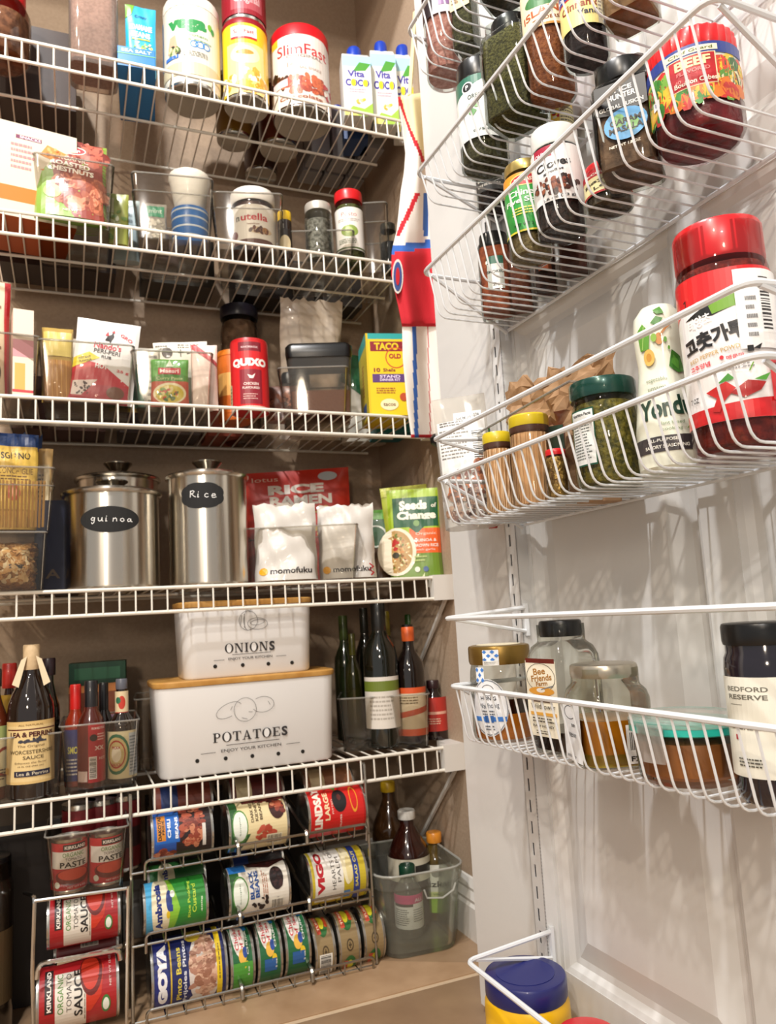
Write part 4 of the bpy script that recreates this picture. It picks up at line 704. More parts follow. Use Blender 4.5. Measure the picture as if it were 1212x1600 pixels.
for (xx, yy, ww, dd, hh, c, lb) in ((-.02, 1.51, .20, .09, .12, '#2e221e', 'dark box at the back left of the second shelf'), (.20, 1.52, .14, .08, .10, '#33302a', 'dark box behind the green-headed seed packet'), (.40, 1.53, .17, .07, .09, '#2a2420', 'dark box behind the chocolate spread jar'), (.55, 1.53, .09, .07, .11, '#2c2622', 'dark box behind the red-lidded green sauce jar')):
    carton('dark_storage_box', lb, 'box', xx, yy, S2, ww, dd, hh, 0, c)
for i, (px, py) in enumerate(((245, 400), (262, 420), (235, 412))):
    P = onZ(px, py, S2); pouch('rice_packet', ('clear packet lying in the bin with the blue tub, seen from beneath', 'small pale packet at the back of the blue tub bin', 'crinkled packet left of the blue tub')[i], 'packet', P.x, P.y, S2+.004, .045, .05, .02, .3*i, '#8a7a78', seed=i)

# ---- shelf 3
pouch('cracker_bag', 'cream and dark red bag at the left edge of the middle shelf', 'bag', pX(-32, 470, 1.32), 1.32, S3+.004, .09, .20, .04, facecam(-.1, 1.3, 8), '#e0cdb0', [('r', .9, 0, 1, 1, '#a81f24'), ('r', .0, .05, .5, .3, '#3a2c24'), ('l', .5, .4, .85, .8, 8, '#8a6a50'), ('o', .72, .22, .12, .10, .3, '#4a3a2c')])
carton('slim_packet_box', 'thin pink and white carton in the left bin of the middle shelf', 'box', pX(32, 560, 1.345), 1.345, S3+.004, .030, .10, .145, facecam(-.06, 1.3, 5), '#e0c2b0', [('r', 0, 0, 1, 1, '#ecd9c6'), ('r', 0, .45, 1, .65, '#d99aa0'), ('r', .1, .08, .6, .38, '#e8b060'), ('r', 0, .05, 1, .08, '#c94a50')])
bin_('clear bin at the left edge of the middle shelf', *(lambda q: (q[0], 1.29+0.2/2, S3, q[1], 0.2, q[2], facecam(q[0], 1.29+.05)))(bfit(-50, 56, 520, S3, 1.29)))
bn = spot(62, 214, 548, S3, Y=1.31)
bin_('clear bin of seasoning packets with the rooster sachet, middle shelf', *(lambda q: (q[0], 1.29+0.2/2, S3, q[1], 0.2, q[2], facecam(q[0], 1.29+.05)))(bfit(62, 214, 535, S3, 1.29)), lip=False)
pouch('noodle_packet', 'yellow noodle packet at the left of the rooster sachet', 'packet', pX(90, 555, 1.325), 1.325, S3+.005, .048, .128, .02, facecam(.03, 1.3), clear('#f0d890', .15, 1.2, .6, '#d9b868'), [('r', .05, .0, .95, .55, '#b5803c'), ('r', .05, .60, .95, .93, '#d6c06a'), ('s', [[(.2+.15*q, 0), (.18+.15*q, .55)] for q in range(5)], .0012, '#d9a65c')], flat=True, labname='print')
sp = spot(106, 203, 474, S3, Y=1.312)
pouch('seasoning_sachet', 'white and red hot rub seasoning sachet with a rooster, standing tilted', 'sachet', pX(156, 550, 1.313), 1.313, S3+.005, .102, .150, .012, facecam(.11, 1.3), '#e9e6e2', [
    ('r', 0, 0, 1, .98, '#e8e6e4'), ('p', [(0, 0), (.92, 0), (.92, .22), (.48, .44), (0, .50)], '#c4202a'), ('p', [(0, 0), (.92, 0), (.92, .20), (0, .20)], '#b83440'), ('p', [(.04, .06), (.04, .22), (.42, .26), (.2, .06)], '#e9d9d4'), ('k', .2, .15, .14, .08, 26, .0022, ['#3a2420', '#5a3a34']), ('p', [(0, .38), (.42, .52), (.24, .58), (0, .50)], '#e6d02a'), ('t', 'INSTANT', .18, .505, .20, .03, INK, 15), ('t', 'FLAVOUR', .2, .47, .20, .03, INK, 15),
    ('t', "Nando's", .52, .67, .44, .075, '#c9304a', -3, 1), ('t', 'PERI-PERI', .52, .60, .42, .05, '#2a2426', -3, .5), ('t', 'RUB', .52, .535, .16, .035, '#2a2426', -3, .5), ('t', 'HOT', .46, .42, .20, .06, '#f4ecec', -4, 2), ('t', '25 g', .80, .38, .2, .04, '#d84a50', -6), ('t', 'GRO', .80, .80, .22, .04, '#d8404c', -30, 1), ('e', .72, .12, .14, .07, '#7a4a2c'),
    ('p', [(.46, .74), (.50, .80), (.56, .82), (.58, .86), (.60, .80), (.56, .74), (.55, .70), (.53, .74)], '#221c1c'), ('p', [(.55, .85), (.60, .88), (.61, .84)], '#c4202a'), ('p', [(.46, .80), (.50, .86), (.52, .80)], '#c4202a')], flat=True, roll=6, tilt=-6, seed=3)
for i, (xx, yy, c, lb) in enumerate(((pX(196, 560, 1.335), 1.335, '#3a7a5a', 'teal-edged packet behind the rooster sachet'), (pX(198, 560, 1.36), 1.36, '#c9b03a', 'yellow packet behind the teal-edged packet'), (pX(130, 560, 1.37), 1.37, '#cfc8b8', 'plain white packet at the back of the rooster sachet bin'))):
    pouch('seasoning_packet', lb, 'packet', xx, yy, S3+.005, .06, .105+.012*i, .012, facecam(xx, yy), c, flat=True, seed=i)
bin_('clear bin of curry packets on the middle shelf', *(lambda q: (q[0], 1.29+0.2/2, S3, q[1], 0.2, q[2], facecam(q[0], 1.29+.05)))(bfit(218, 346, 550, S3, 1.29)))
pouch('curry_packet', 'green curry packet with a bowl picture', 'packet', pX(265, 590, 1.318), 1.318, S3+.005, .064, .088, .012, facecam(.24, 1.3), '#4f8a3a', [
    ('r', 0, .5, 1, 1, '#5a9a3a'), ('r', 0, 0, 1, .52, '#c95a3a'), ('e', .5, .27, .44, .22, '#efe4b8'), ('e', .5, .26, .38, .18, '#d6c03c'), ('k', .5, .26, .3, .13, 26, .0045, ['#7a9a3a', '#f0e2a0', '#c9502a', '#4a6a2a']), ('r', .2, .66, .8, .80, '#b8242c'), ('t', 'Maesri', .5, .73, .5, .08, '#e8d8d0'), ('t', 'Curry Paste', .5, .57, .7, .08, '#cfe3a0'), ('p', [(.4, .82), (.5, .98), (.6, .82)], '#cfd9c0')], flat=True, tilt=-4)
pouch('printed_packet', 'white recipe packet with a round dark seal behind the curry packet', 'packet', pX(288, 580, 1.345), 1.345, S3+.005, .094, .130, .012, facecam(.25, 1.3), '#e2ded2', [('e', .25, .84, .10, .075, '#4a403a'), ('l', .04, .88, .3, .96, 2, '#6a645a'), ('s', [[(.5, .78), (.5, .88)], [(.46, .84), (.56, .84)], [(.62, .82), (.72, .84)], [(.82, .80), (.92, .82)], [(.84, .86), (.9, .78)]], .0016, '#4a443c'), ('l', .45, .9, .95, .97, 2, '#8a8478')], flat=True, roll=-3)
pouch('pink_packet', 'pale pink folded packet with a red edge beside the curry packet', 'packet', pX(319, 580, 1.325), 1.325, S3+.005, .046, .120, .012, facecam(.29, 1.3), '#ecd6ca', [('p', [(0, 1), (.2, 1), (1, .72), (1, .66), (0, .94)], '#c4585a'), ('r', 0, 0, .04, 1, '#d9b8ac')], flat=True)
pouch('lined_packet', 'off-white packet at the left side of the curry bin', 'packet', pX(231, 590, 1.35), 1.35, S3+.005, .04, .115, .012, facecam(.2, 1.3), '#cfc8b8', [('s', [[(.3, .7), (.3, .9)], [(.15, .8), (.5, .8)]], .0014, '#4a443c'), ('l', .5, .1, .9, .9, 8, '#7a746a')], flat=True)
tub('stock_powder_can', 'red stock powder canister with big white lettering, middle shelf', 'canister', spot(361, 419, 527, S3, Y=1.315), '#c81e22', '#b8161c', .93, [
    L_(.04, .95, 86, [('r', 0, 0, 1, 1, '#cf1f24'), ('r', .30, .84, .72, .98, '#7c1424'), ('t', 'KNORROX', .51, .90, .3, .03, '#e6c8c8'), ('t', 'QUIXO', .5, .66, .66, .14, '#f6efe8', 0, 3), ('r', .32, .04, .72, .56, '#8a1828'), ('p', [(.46, .48), (.50, .42), (.56, .42), (.60, .50), (.54, .46)], '#f0e4dc'), ('t', 'CHICKEN', .52, .34, .26, .04, '#f0dcd4'), ('t', 'FLAVOURED', .52, .28, .30, .035, '#f0dcd4'), ('l', .38, .1, .66, .2, 3, '#d8a8a0'), ('r', .0, .05, .12, .36, '#d0c8a0'), ('l', .01, .08, .11, .33, 5, '#3f6a3a')], 0, 1.004), L_(.0, .05, 170, [('r', 0, 0, 1, 1, '#e0c8b8')], 0, 1.006)], bot=False)
tub('orange_can', 'orange canister behind the red stock powder canister', 'canister', spot(340, 392, 545, S3, Y=1.385), '#c9641e', '#d9761e', .93, [L_(.1, .9, 80, [('r', 0, 0, 1, 1, '#cf6a20'), ('r', .1, .3, .5, .7, '#e8b060')], 0, 1.004)], bot=False)
for (l, r, tp, yy, lb, f, brn) in ((447, 552, 520, 1.345, 'front black-lidded clear container with brown sugar, middle shelf', .33, '#9a6a52'), (440, 486, 585, 1.432, 'black-lidded clear container behind the front one', .55, '#8a5a44')):
    x, y, z, r_, h = spot(l, r, tp, S3, Y=yy, k=.5); z += .003; h = min(h, .135); t = thing('black_lidded_container', lb, 'container', (x, y, z), facecam(x, y), 'clear containers with black lids')
    b = MB(); loft(b, [(r_*1.72, r_*1.5, .012, 0), (r_*1.84, r_*1.6, .012, h*.86)], clear('#eee6de', .05, 1, .05)); b.build('container_body', t)
    b = MB(); loft(b, [(r_*1.66, r_*1.44, .012, .003), (r_*1.72, r_*1.5, .012, h*f)], mat(brn, .8, bump=.5, scale=200)); b.build('contents', t)
    b = MB(); loft(b, [(r_*1.90, r_*1.66, .013, h*.80), (r_*1.94, r_*1.7, .013, h*.86), (r_*1.94, r_*1.7, .013, h*.955), (r_*1.8, r_*1.56, .012, h)], BLK); b.build('lid', t)
bin_('low clear bin around the front black-lidded container', *(lambda q: (q[0], 1.285+.13/2, S3, q[1], .13, q[2], facecam(q[0], 1.285+.05)))(bfit(452, 562, 574, S3, 1.285)))
pouch('chip_clip_bag', 'small brown bag leaning left of the black-lidded container', 'bag', pX(440, 610, 1.37), 1.37, S3+.003, .06, .07, .03, facecam(.4, 1.35), '#7c4f3c', [('k', .5, .5, .4, .4, 24, .006, ['#a86a4c', '#5c3424'])])
t = carton('taco_box', 'yellow taco kit carton with a teal top edge, right end of the middle shelf', 'box', pX(597, 560, 1.325), 1.325, S3, .078, .10, .160, facecam(.55, 1.3, 10), '#e0c41e', [
    ('r', 0, 0, 1, 1, '#e6c81c'), ('r', 0, .93, 1, 1, '#2aa3a0'), ('r', .0, .0, .05, 1, '#d6b81a'), ('r', .10, .78, 1, .90, '#8a1f2c'), ('t', 'TACO', .5, .84, .6, .09, '#e6c81c', 0, 2), ('o', .72, .70, .26, .13, .1, '#c9502a'), ('t', 'OLD', .70, .72, .30, .06, '#a8242c', 0, 2), ('t', '10', .24, .55, .16, .05, '#8a3a2c', 0, 2), ('t', 'Shells', .54, .55, .3, .04, '#8a3a2c'), ('r', .12, .40, 1, .50, '#5a3a78'), ('t', 'STAND', .55, .47, .5, .035, '#e6d8f0', 0, 1), ('t', 'DINNER KIT', .55, .43, .5, .03, '#e6d8f0', 0, 1), ('l', .2, .26, .8, .34, 3, '#a8602a'), ('e', .5, .13, .22, .07, '#f0e4b8'), ('t', 'tacos', .5, .13, .3, .04, '#6a4a20'), ('e', .86, .22, .1, .05, '#b84a2a')], side=('l', [('r', 0, 0, 1, 1, '#c9c24a'), ('r', .3, .0, 1, 1, '#d6c43a'), ('r', .0, .86, 1, 1, '#2aa3a0'), ('l', .4, .3, .6, .7, 10, '#a8402a'), ('r', .35, .04, .75, .2, '#3a5a9a')]))
carton('teal_box', 'teal carton mostly hidden behind the yellow taco box', 'box', pX(612, 560, 1.44), 1.44, S3, .10, .09, .176, -.2, '#1f7f88')
pouch('green_snack_bag', 'white and dark green bag lying behind the taco box', 'bag', pX(560, 540, 1.52), 1.52, S3+.003, .10, .20, .05, -.1, '#d9d2c4', [('r', 0, .7, 1, 1, '#2f6a44'), ('p', [(0, .7), (.5, .5), (1, .7)], '#2f6a44'), ('e', .7, .4, .25, .2, '#b5643a')], crumple=.004, ragged=.004)
pouch('white_flour_bag', 'crumpled white bag at the back of the middle shelf', 'bag', pX(478, 540, 1.50), 1.50, S3+.003, .13, .285, .06, -.1, '#cdbfae', crumple=.006, ragged=.006, seed=4, tilt=15)
jar('dark_lid_jar', 'jar with a dark domed lid at the back of the middle shelf', 'jar', spot(346, 406, 472, S3, Y=1.54), STRAIGHT, 2, clear('#d8ccc0', .05), .88, M2('#b09c8a', '#8a7868', 60), .91, 1.0, mat('#1c1a26', .3))
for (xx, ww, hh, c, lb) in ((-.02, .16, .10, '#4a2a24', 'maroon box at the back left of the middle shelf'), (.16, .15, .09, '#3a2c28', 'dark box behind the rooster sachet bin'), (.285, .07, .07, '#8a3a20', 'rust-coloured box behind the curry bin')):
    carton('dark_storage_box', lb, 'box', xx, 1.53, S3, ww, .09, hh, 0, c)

# ---- shelf 4
CLR = clear('#f0ece4', .05, 1.1, .04)
STEELB = mat('#cfc9bd', .26, 1, coat=.01)
_n = STEELB.node_tree; _b = _n.nodes['Principled BSDF']; _b.inputs['Anisotropic'].default_value = .92; _b.inputs['Anisotropic Rotation'].default_value = .25; _b.inputs['Coat Weight'].default_value = 0
_t = _n.nodes.new('ShaderNodeTangent'); _t.direction_type = 'RADIAL'; _t.axis = 'Z'; _n.links.new(_t.outputs[0], _b.inputs['Tangent'])
SP = {}
def steel_canister(lab, sp, word=None, wv=.62):
    x, y, z, r, h = sp; t = thing('steel_canister', lab, 'canister', (x, y, z), facecam(x, y, 0), 'steel canisters with knobbed lids'); bh = h*.865
    MB().lathe([(r*.95, 0), (r*.985, .003), (r*.99, .006), (r*.985, bh)], STEELB, 48).build('body', t)
    b = MB(); b.lathe([(r*1.02, bh-.002), (r*1.05, bh), (r*1.06, bh+.003), (r*1.03, bh+.006), (r*.96, bh+.008), (r*.90, bh+.009), (r*.3, bh+.009)], STEELB, 48); ld = b.build('lid', t)
    MB().lathe([(.010, bh+.008), (.007, bh+.010), (.009, bh+.013), (.026, h+.001), (.026, h+.003), (.020, h+.0005)], mat('#8f887c', .16, 1), 28).build('knob', ld)
    if word:
        def bracket(q=1, n=64):
            o = []
            for i in range(n):
                a = 2*pi*i/n; c, s_ = cos(a), sin(a)
                if q == 1: R_ = 1/(abs(c)**2.6+abs(s_)**2.6)**(1/2.6)*(1+.05*abs(sin(4*a))**.5)
                else: R_ = (1 if abs(abs(a % (pi)-pi/2)-pi/2) < .58 or abs(a % pi-pi/2) < 1.0 else .97)
                o.append((.5+.5*R_*c, .5+.5*R_*s_))
            return o
        g = {'R': [[(0, 0), (.02, .5), (.06, 1)], [(.0, .85), (.3, 1.02), (.45, .85), (.35, .62), (.08, .5)], [(.15, .5), (.45, .1), (.6, 0)]], 'i': [[(.12, .55), (.08, 0), (.2, .05)], [(.16, .78), (.17, .84)]], 'c': [[(.42, .5), (.25, .6), (.08, .4), (.08, .15), (.25, 0), (.45, .1)]], 'e': [[(.06, .3), (.45, .36), (.38, .58), (.18, .58), (.05, .3), (.12, .04), (.32, 0), (.52, .12)]],
             'q': [[(.42, .48), (.2, .6), (.05, .35), (.15, .12), (.38, .2), (.45, .56), (.36, -.2), (.18, -.42), (.08, -.2)]], 'u': [[(.06, .55), (.08, .12), (.22, 0), (.4, .18), (.46, .56), (.44, .05), (.55, 0)]], 'n': [[(.06, 0), (.10, .52), (.14, .4), (.3, .55), (.42, .4), (.42, .04)]], 'o': [[(.3, .55), (.1, .45), (.06, .18), (.24, .0), (.44, .15), (.42, .42), (.28, .56)]], 'a': [[(.4, .46), (.2, .55), (.05, .3), (.14, .05), (.34, .15), (.42, .5), (.44, .08), (.58, .06)]]}
        W_ = 1.05*r; x0 = .22 if word == 'Rice' else .19; lines = []; adv = .165 if word == 'Rice' else .118; hh = .26 if word == 'Rice' else .24
        for k, ch in enumerate(word):
            for ln in g[ch]: lines.append([(x0+adv*k+p*adv*1.35, .42+q*hh+(.03 if word == 'Rice' else .02)*(-k*.5)+.02) for p, q in ln])
        A = math.degrees(.62 if word == 'quinoa' else .52)
        cyl_label(t, r*.99, bh*wv-.021, bh*wv+.021, A, [('p', bracket(1 if word == 'Rice' else 2), '#141414'), ('s', lines, .0011, '#e9e9e6')], -8 if word == 'Rice' else -3, 'chalk_label', rough=.8, coat=0)
    return t
steel_canister('short steel canister with a black chalk label reading quinoa', spott(100, 251, 755, S4, Y=1.352), 'quinoa', .70)
steel_canister('steel canister half hidden behind the quinoa canister', spott(120, 250, 727, S4, Y=1.512))
steel_canister('tall steel canister with a black chalk label reading Rice', spott(263, 388, 725, S4, Y=1.345), 'Rice', .80)
carton('navy_box', 'dark navy carton between the noodle bins and the quinoa canister', 'box', pX(84, 830, 1.40), 1.40, S4, .055, .12, .15, facecam(0, 1.4), '#141a34', [('t', 'A', .5, .2, .4, .1, '#5a4a3a')])
carton('tan_box', 'brown carton at the back behind the noodle bins', 'box', pX(112, 830, 1.54), 1.54, S4, .09, .06, .175, 0, '#4a3424')
t1 = bin_('lower clear bin of loose noodle nests at the left edge, under the pasta bin', -.104, 1.355, S4, .13, .20, .088, facecam(-.08, 1.3), .93)
pouch('noodle_nests', 'golden crinkly noodles filling the lower bin at the left edge', 'noodles', -.104, 1.345, S4+.003, .112, .078, .13, facecam(-.08, 1.3), mat('#c99a5c', .6, bump=1, scale=150, vary=.9, vcol='#8a5c2c'), [('k', .5, .5, .47, .45, 160, .006, ['#e8c48a', '#d9a868', '#c08a4a', '#f0dcb0']), ('r', .62, .42, .82, .5, '#3a3430')], crumple=.004, flat=True, facet=.003)
t2 = bin_('upper clear bin holding pasta, stacked on the noodle bin at the left edge', -.096, 1.360, S4+.0905, .135, .20, .098, facecam(-.08, 1.3), .90, lip=True)
b = MB()
for q in range(22): b.tube([(-.054+q*.0050, -.078+.004*sin(q*2.3), .008), (-.056+q*.0052, -.084+.004*cos(q*1.7), .080)], .0019, mat('#d6a860', .5), 5)
o = b.build('long_pasta_sticks', None); o.location = (-.096, 1.360, S4+.0905); o.rotation_euler = (0, 0, facecam(-.08, 1.3)); o['kind'] = 'stuff'; o['label'] = 'long pasta sticks standing in the upper clear bin at the left edge'; o['category'] = 'pasta'
pouch('pasta_bag', 'yellow-labelled pasta bag with a blue top standing in the upper bin', 'bag', -.092, 1.345, S4+.100, .088, .160, .05, facecam(-.08, 1.3, 4), '#c9a04a', [('r', 0, .82, 1, 1, '#1d3a6e'), ('r', .22, .2, .98, .86, '#d9b450'), ('t', 'SGIANO', .60, .76, .5, .07, '#2a2018', 0, 1), ('t', 'CONCHIGLIE', .60, .60, .6, .06, '#6a4a20', 0, 0), ('l', .35, .5, .85, .56, 2, '#6a4a20'), ('e', .56, .38, .12, .09, '#b8482a'), ('e', .56, .38, .07, .05, '#d98a5a')], crumple=.003, seed=8)
pouch('lentil_bag', 'clear-backed pasta packet with small print beside the blue-topped bag', 'bag', -.050, 1.385, S4+.100, .045, .145, .04, facecam(-.03, 1.3, -6), '#d2ae72', [('r', .1, .2, .9, .8, '#e3cfa4'), ('l', .2, .3, .8, .7, 8, '#4a3a2a')], crumple=.003, seed=9)
pouch('blue_bag', 'crumpled dark blue bag at the back of the upper bin', 'bag', -.101, 1.41, S4+.100, .11, .172, .04, facecam(-.08, 1.3), '#1c3460', crumple=.005, ragged=.008, seed=2)
# packets at the right of shelf 4
_q = spott(384, 556, 733, S4+.002, Y=1.512)
pouch('ramen_bag', 'bright red rice ramen bag behind the white noodle packs', 'bag', _q[0], 1.512, S4+.002, _q[3]*2, _q[4], .05, facecam(.4, 1.4), '#c8301e', [('t', 'lotus', .22, .93, .24, .04, '#e8c0a8', 0, 0), ('t', 'RICE', .50, .83, .52, .085, '#e8ddd0', 0, 2.5), ('t', 'RAMEN', .54, .73, .58, .085, '#f0e9dc', 0, 2), ('t', 'NOODLES', .54, .64, .5, .06, '#e9c46a', 0, 1), ('e', .80, .93, .09, .04, '#c9d0d6'), ('k', .6, .4, .3, .15, 30, .006, ['#e8c46a', '#a82418'])], roll=-2, tilt=-3)
_q = spott(402, 588, 822, S4, Y=1.295)
bin_('clear bin holding the two white noodle packs', _q[0]+.0, 1.390, S4, _q[3]*2, .19, _q[4], facecam(.44, 1.3), .90)
for (px, w_, hh, yy, sd, lb, rf) in ((spot(397, 494, 776, S4, Y=1.32)[0], .111, .139, 1.318, 3, 'left white noodle pack with a yellow dot, crumpled top', 0), (spot(495, 586, 770, S4, Y=1.325)[0], .105, .138, 1.325, 6, 'right white noodle pack with a yellow dot and a red squiggle', 1)):
    pouch('noodle_pack', lb, 'pack', px, yy, S4+.004, w_, hh, .045, facecam(px, 1.32), '#cfcac2', [('e', .14, .115, .07, .048, '#e8a81e'), ('t', 'momofuku', .58, .12, .66, .075, '#2a2626', 0, 1)]+([('s', [[(.90, .18), (.96, .14), (.88, .10), (.95, .06), (.90, .03)]], .0022, '#b8202c')] if rf else []), crumple=.0045, ragged=.0035, seed=sd, group='white noodle packs in the clear bin', tilt=-2)
x_, y_ = .600, 1.33
pouch('grain_pouch', 'front green and orange grain pouch with a bowl picture', 'pouch', spott(598, 696, 748, S4, Y=1.325)[0], 1.325, S4+.002, .101, .172, .035, facecam(.58, 1.3, -2), '#8fae2a', [
    ('r', 0, 0, 1, 1, '#a3c032'), ('r', 0, 0, 1, .34, '#6a8a2c'), ('r', .10, .56, .98, .90, '#1f5a38'), ('p', [(.40, .56), (.70, .56), (.55, .48)], '#1f5a38'), ('r', .40, .26, 1, .54, '#e8642a'), ('p', [(.40, .56), (.70, .56), (.55, .48)], '#1f5a38'), ('t', 'Seeds', .50, .81, .54, .11, '#f2efdc', 0, 2.5), ('t', 'of', .90, .80, .1, .05, '#f2efdc', 0, 1), ('t', 'Change', .56, .68, .76, .12, '#f2efdc', 0, 2.5), ('e', .55, .60, .06, .035, '#7aa060'),
    ('e', .14, .29, .38, .27, '#efe4cc'), ('e', .12, .29, .33, .24, '#b8935a'), ('k', .14, .29, .26, .2, 130, .0026, ['#d9b878', '#8a5c2c', '#c98a4a', '#efe0b0', '#6a7a2c']), ('k', .12, .36, .08, .05, 7, .0045, ['#b8302a']), ('e', .12, .25, .07, .035, '#3f3a2a'), ('t', 'Organic', .72, .475, .40, .04, '#f6e0c8', 0, 0), ('t', 'QUINOA &', .70, .40, .44, .04, '#f6e8dc', 0, 1), ('t', 'BROWN RICE', .72, .345, .46, .035, '#f6e8dc', 0, 1), ('t', 'with garlic', .70, .295, .38, .028, '#f6e8dc', 0, 0), ('l', .48, .16, .72, .24, 2, '#b8c87a'), ('e', .52, .08, .05, .03, '#e0e4d0'), ('e', .68, .08, .05, .03, '#3a5a8a')], roll=0, tilt=-2)
pouch('grain_pouch_behind', 'second green grain pouch tilted behind the front one', 'pouch', spott(596, 690, 740, S4, Y=1.362)[0], 1.362, S4+.002, .094, .184, .035, facecam(.58, 1.3, 8), '#b0ba3e', [('r', 0, .9, 1, 1, '#c4c85a')], roll=-4)
bpy.data.objects['grain_pouch_behind'].name = 'grain_pouch.001'
pouch('green_rice_bag', 'dark and light green bag between the white noodle packs and the grain pouches', 'bag', pX(582, 830, 1.41), 1.41, S4+.002, .10, .142, .04, facecam(.53, 1.4), '#2c5a34', [('r', 0, .86, 1, 1, '#5fa83a'), ('r', .3, 0, 1, .45, '#5a3c24'), ('o', .55, .62, .25, .16, .15, '#d8dcd0')], seed=11)
carton('black_box', 'dark box end behind the grain pouches at the right wall', 'box', .625, 1.43, S4, .03, .16, .13, 0, '#25282a')

# ---- shelf 5
WB = mat('#e2e1df', .3, coat=.3); BAM = mat('#c99a54', .45, bump=.1, scale=30, vary=.8, vcol='#b5823c'); HOLE = mat('#17140f', .9)
def serif(word, cx, cy, w, h, col, bg):
    wd = {'O': 1.0, 'N': 1.02, 'I': .46, 'S': .72, 'P': .80, 'T': .86, 'A': .98, 'E': .82}; gap = .14
    tot = sum(wd[c] for c in word)+gap*(len(word)-1); x = 0; o = []
    for c in word:
        W_ = wd[c]; P = lambda *p: o.append(('p', [(cx+w*((x+a*W_)/tot-.5), cy+h*(b-.5)) for a, b in p], col))
        B = lambda a0, b0, a1, b1: P((a0, b0), (a1, b0), (a1, b1), (a0, b1))
        if c == 'O':
            X = cx+w*((x+W_/2)/tot-.5); o.append(('e', X, cy, w*W_/tot/2, h*.53, col)); o.append(('e', X, cy, w*W_/tot*.29, h*.48, bg))
        elif c == 'I': B(.28, 0, .72, 1); B(0, 0, 1, .07); B(0, .93, 1, 1)
        elif c == 'N': B(.10, 0, .19, 1); B(.80, 0, .89, 1); P((.10, 1), (.34, 1), (.89, 0), (.70, 0)); B(0, 0, .30, .07); B(.66, .93, 1, 1); B(0, .93, .2, 1)
        elif c == 'T': B(.38, 0, .62, 1); B(0, .92, 1, 1); B(.22, 0, .78, .07); P((0, 1), (0, .70), (.05, .70), (.12, .92)); P((1, 1), (1, .70), (.95, .70), (.88, .92))
        elif c == 'E': B(.12, 0, .38, 1); B(0, 0, 1, .08); B(0, .92, .95, 1); B(.3, .46, .72, .54); B(.68, .36, .74, .64); P((1, 0), (1, .30), (.94, .30), (.85, .08)); P((.95, 1), (.95, .72), (.89, .72), (.80, .92))
        elif c == 'P':
            B(.12, 0, .38, 1); B(0, 0, .56, .07); B(0, .93, .5, 1); X = cx+w*((x+.55*W_)/tot-.5); Y_ = cy+h*.23; o.append(('e', X, Y_, w*W_/tot*.42, h*.27, col)); o.append(('e', X, Y_, w*W_/tot*.19, h*.20, bg)); B(.12, .3, .38, 1)
        elif c == 'A': P((.10, 0), (.19, 0), (.52, .92), (.46, 1)); P((.46, 1), (.56, 1), (.92, 0), (.66, 0)); B(0, 0, .30, .07); B(.54, 0, 1, .07); B(.24, .30, .7, .37)
        else: o.append(('t', 'S', cx+w*((x+W_/2)/tot-.5), cy, w*W_/tot*.92, h*1.04, col, 0, 1.5))
        x += W_+gap
    return o
def store_box(lab, x, y, z, w, d, h, rz, word, draw, holes, lidh=.010, tap=.955):
    t = thing('storage_box', lab, 'storage box', (x, y, z), rz, 'white metal vegetable boxes'); b = MB()
    loft(b, [(w*tap-.004, d*tap-.004, .02, 0), (w*tap, d*tap, .022, .003), (w, d, .024, h-lidh), (w-.004, d-.004, .022, h-lidh)], WB); bb_ = b.build('box_body', t)
    b = MB(); loft(b, [(w+.004, d+.004, .026, h-lidh+.0005), (w+.006, d+.006, .027, h-lidh*.6), (w+.006, d+.006, .027, h-.002), (w+.002, d+.002, .025, h)], BAM); b.build('bamboo_lid', t)
    k = (1-tap)/2*d/(h-lidh); H = h-lidh
    surf = lambda u, v, q: ((u-w/2)*(tap+(1-tap)*v/H), -(d*tap/2+k*v)-q-.0002, v)
    label(t, surf, w, H, serif(word, .5, .40, .42 if word == 'POTATOES' else .385, .105 if word == 'POTATOES' else .13, '#2c2a2b', WB)+[('r', .36, .305, .66, .312, '#3a3839'), ('t', 'ENJOY YOUR KITCHEN', .5, .245, .34, .045, '#4a4849', 0, .5), ('r', .22, .24, .30, .246, '#4a4849'), ('r', .70, .24, .78, .246, '#4a4849')]+draw, 'printed_front')
    for hx, hz in holes:
        v = hz*H; o = MB().lathe([(.0032, -.0008), (.0032, .0006)], HOLE, 16); q = o.build('vent_hole', bb_); q.rotation_euler = (R(90), 0, 0); q.location = ((hx-.5)*w*(tap+(1-tap)*hz), -(d*tap/2+k*v)-.0001, v)
    return t
def ell(cx, cy, rx, ry, a0=0, a1=360, n=22, rot=0):
    o = []
    for i in range(n+1):
        a = R(a0+(a1-a0)*i/n); x, y = rx*cos(a), ry*sin(a); c, s_ = cos(R(rot)), sin(R(rot)); o.append((cx+x*c-y*s_, cy+x*s_+y*c))
    return o
LINE = '#5a5858'
sp = spott(249, 534, 1056, S5, Y=1.292)
pz = sp[4]
PX, PY, PRZ, PW = sp[0], 1.292+.062, R(0), sp[3]*2*1.02
store_box('larger white metal box with a bamboo lid, printed POTATOES, on the lowest shelf', PX, PY, S5, PW, .125, pz, PRZ, 'POTATOES', [
    ('s', [ell(.38, .70, .055, .10, 60, 330, rot=-30), ell(.47, .69, .062, .135), ell(.57, .73, .062, .09, -150, 130), [(.49, .66), (.51, .655)], [(.40, .74), (.39, .70)], [(.60, .76), (.61, .72)], [(.45, .60), (.48, .58)]], .0007, LINE)], [(.20, .17), (.355, .16), (.505, .15), (.655, .14), (.80, .13)])
ow = onY(390, 1010, 1.30)
sp = spott(286, 495, 948, S5+pz, Y=1.300)
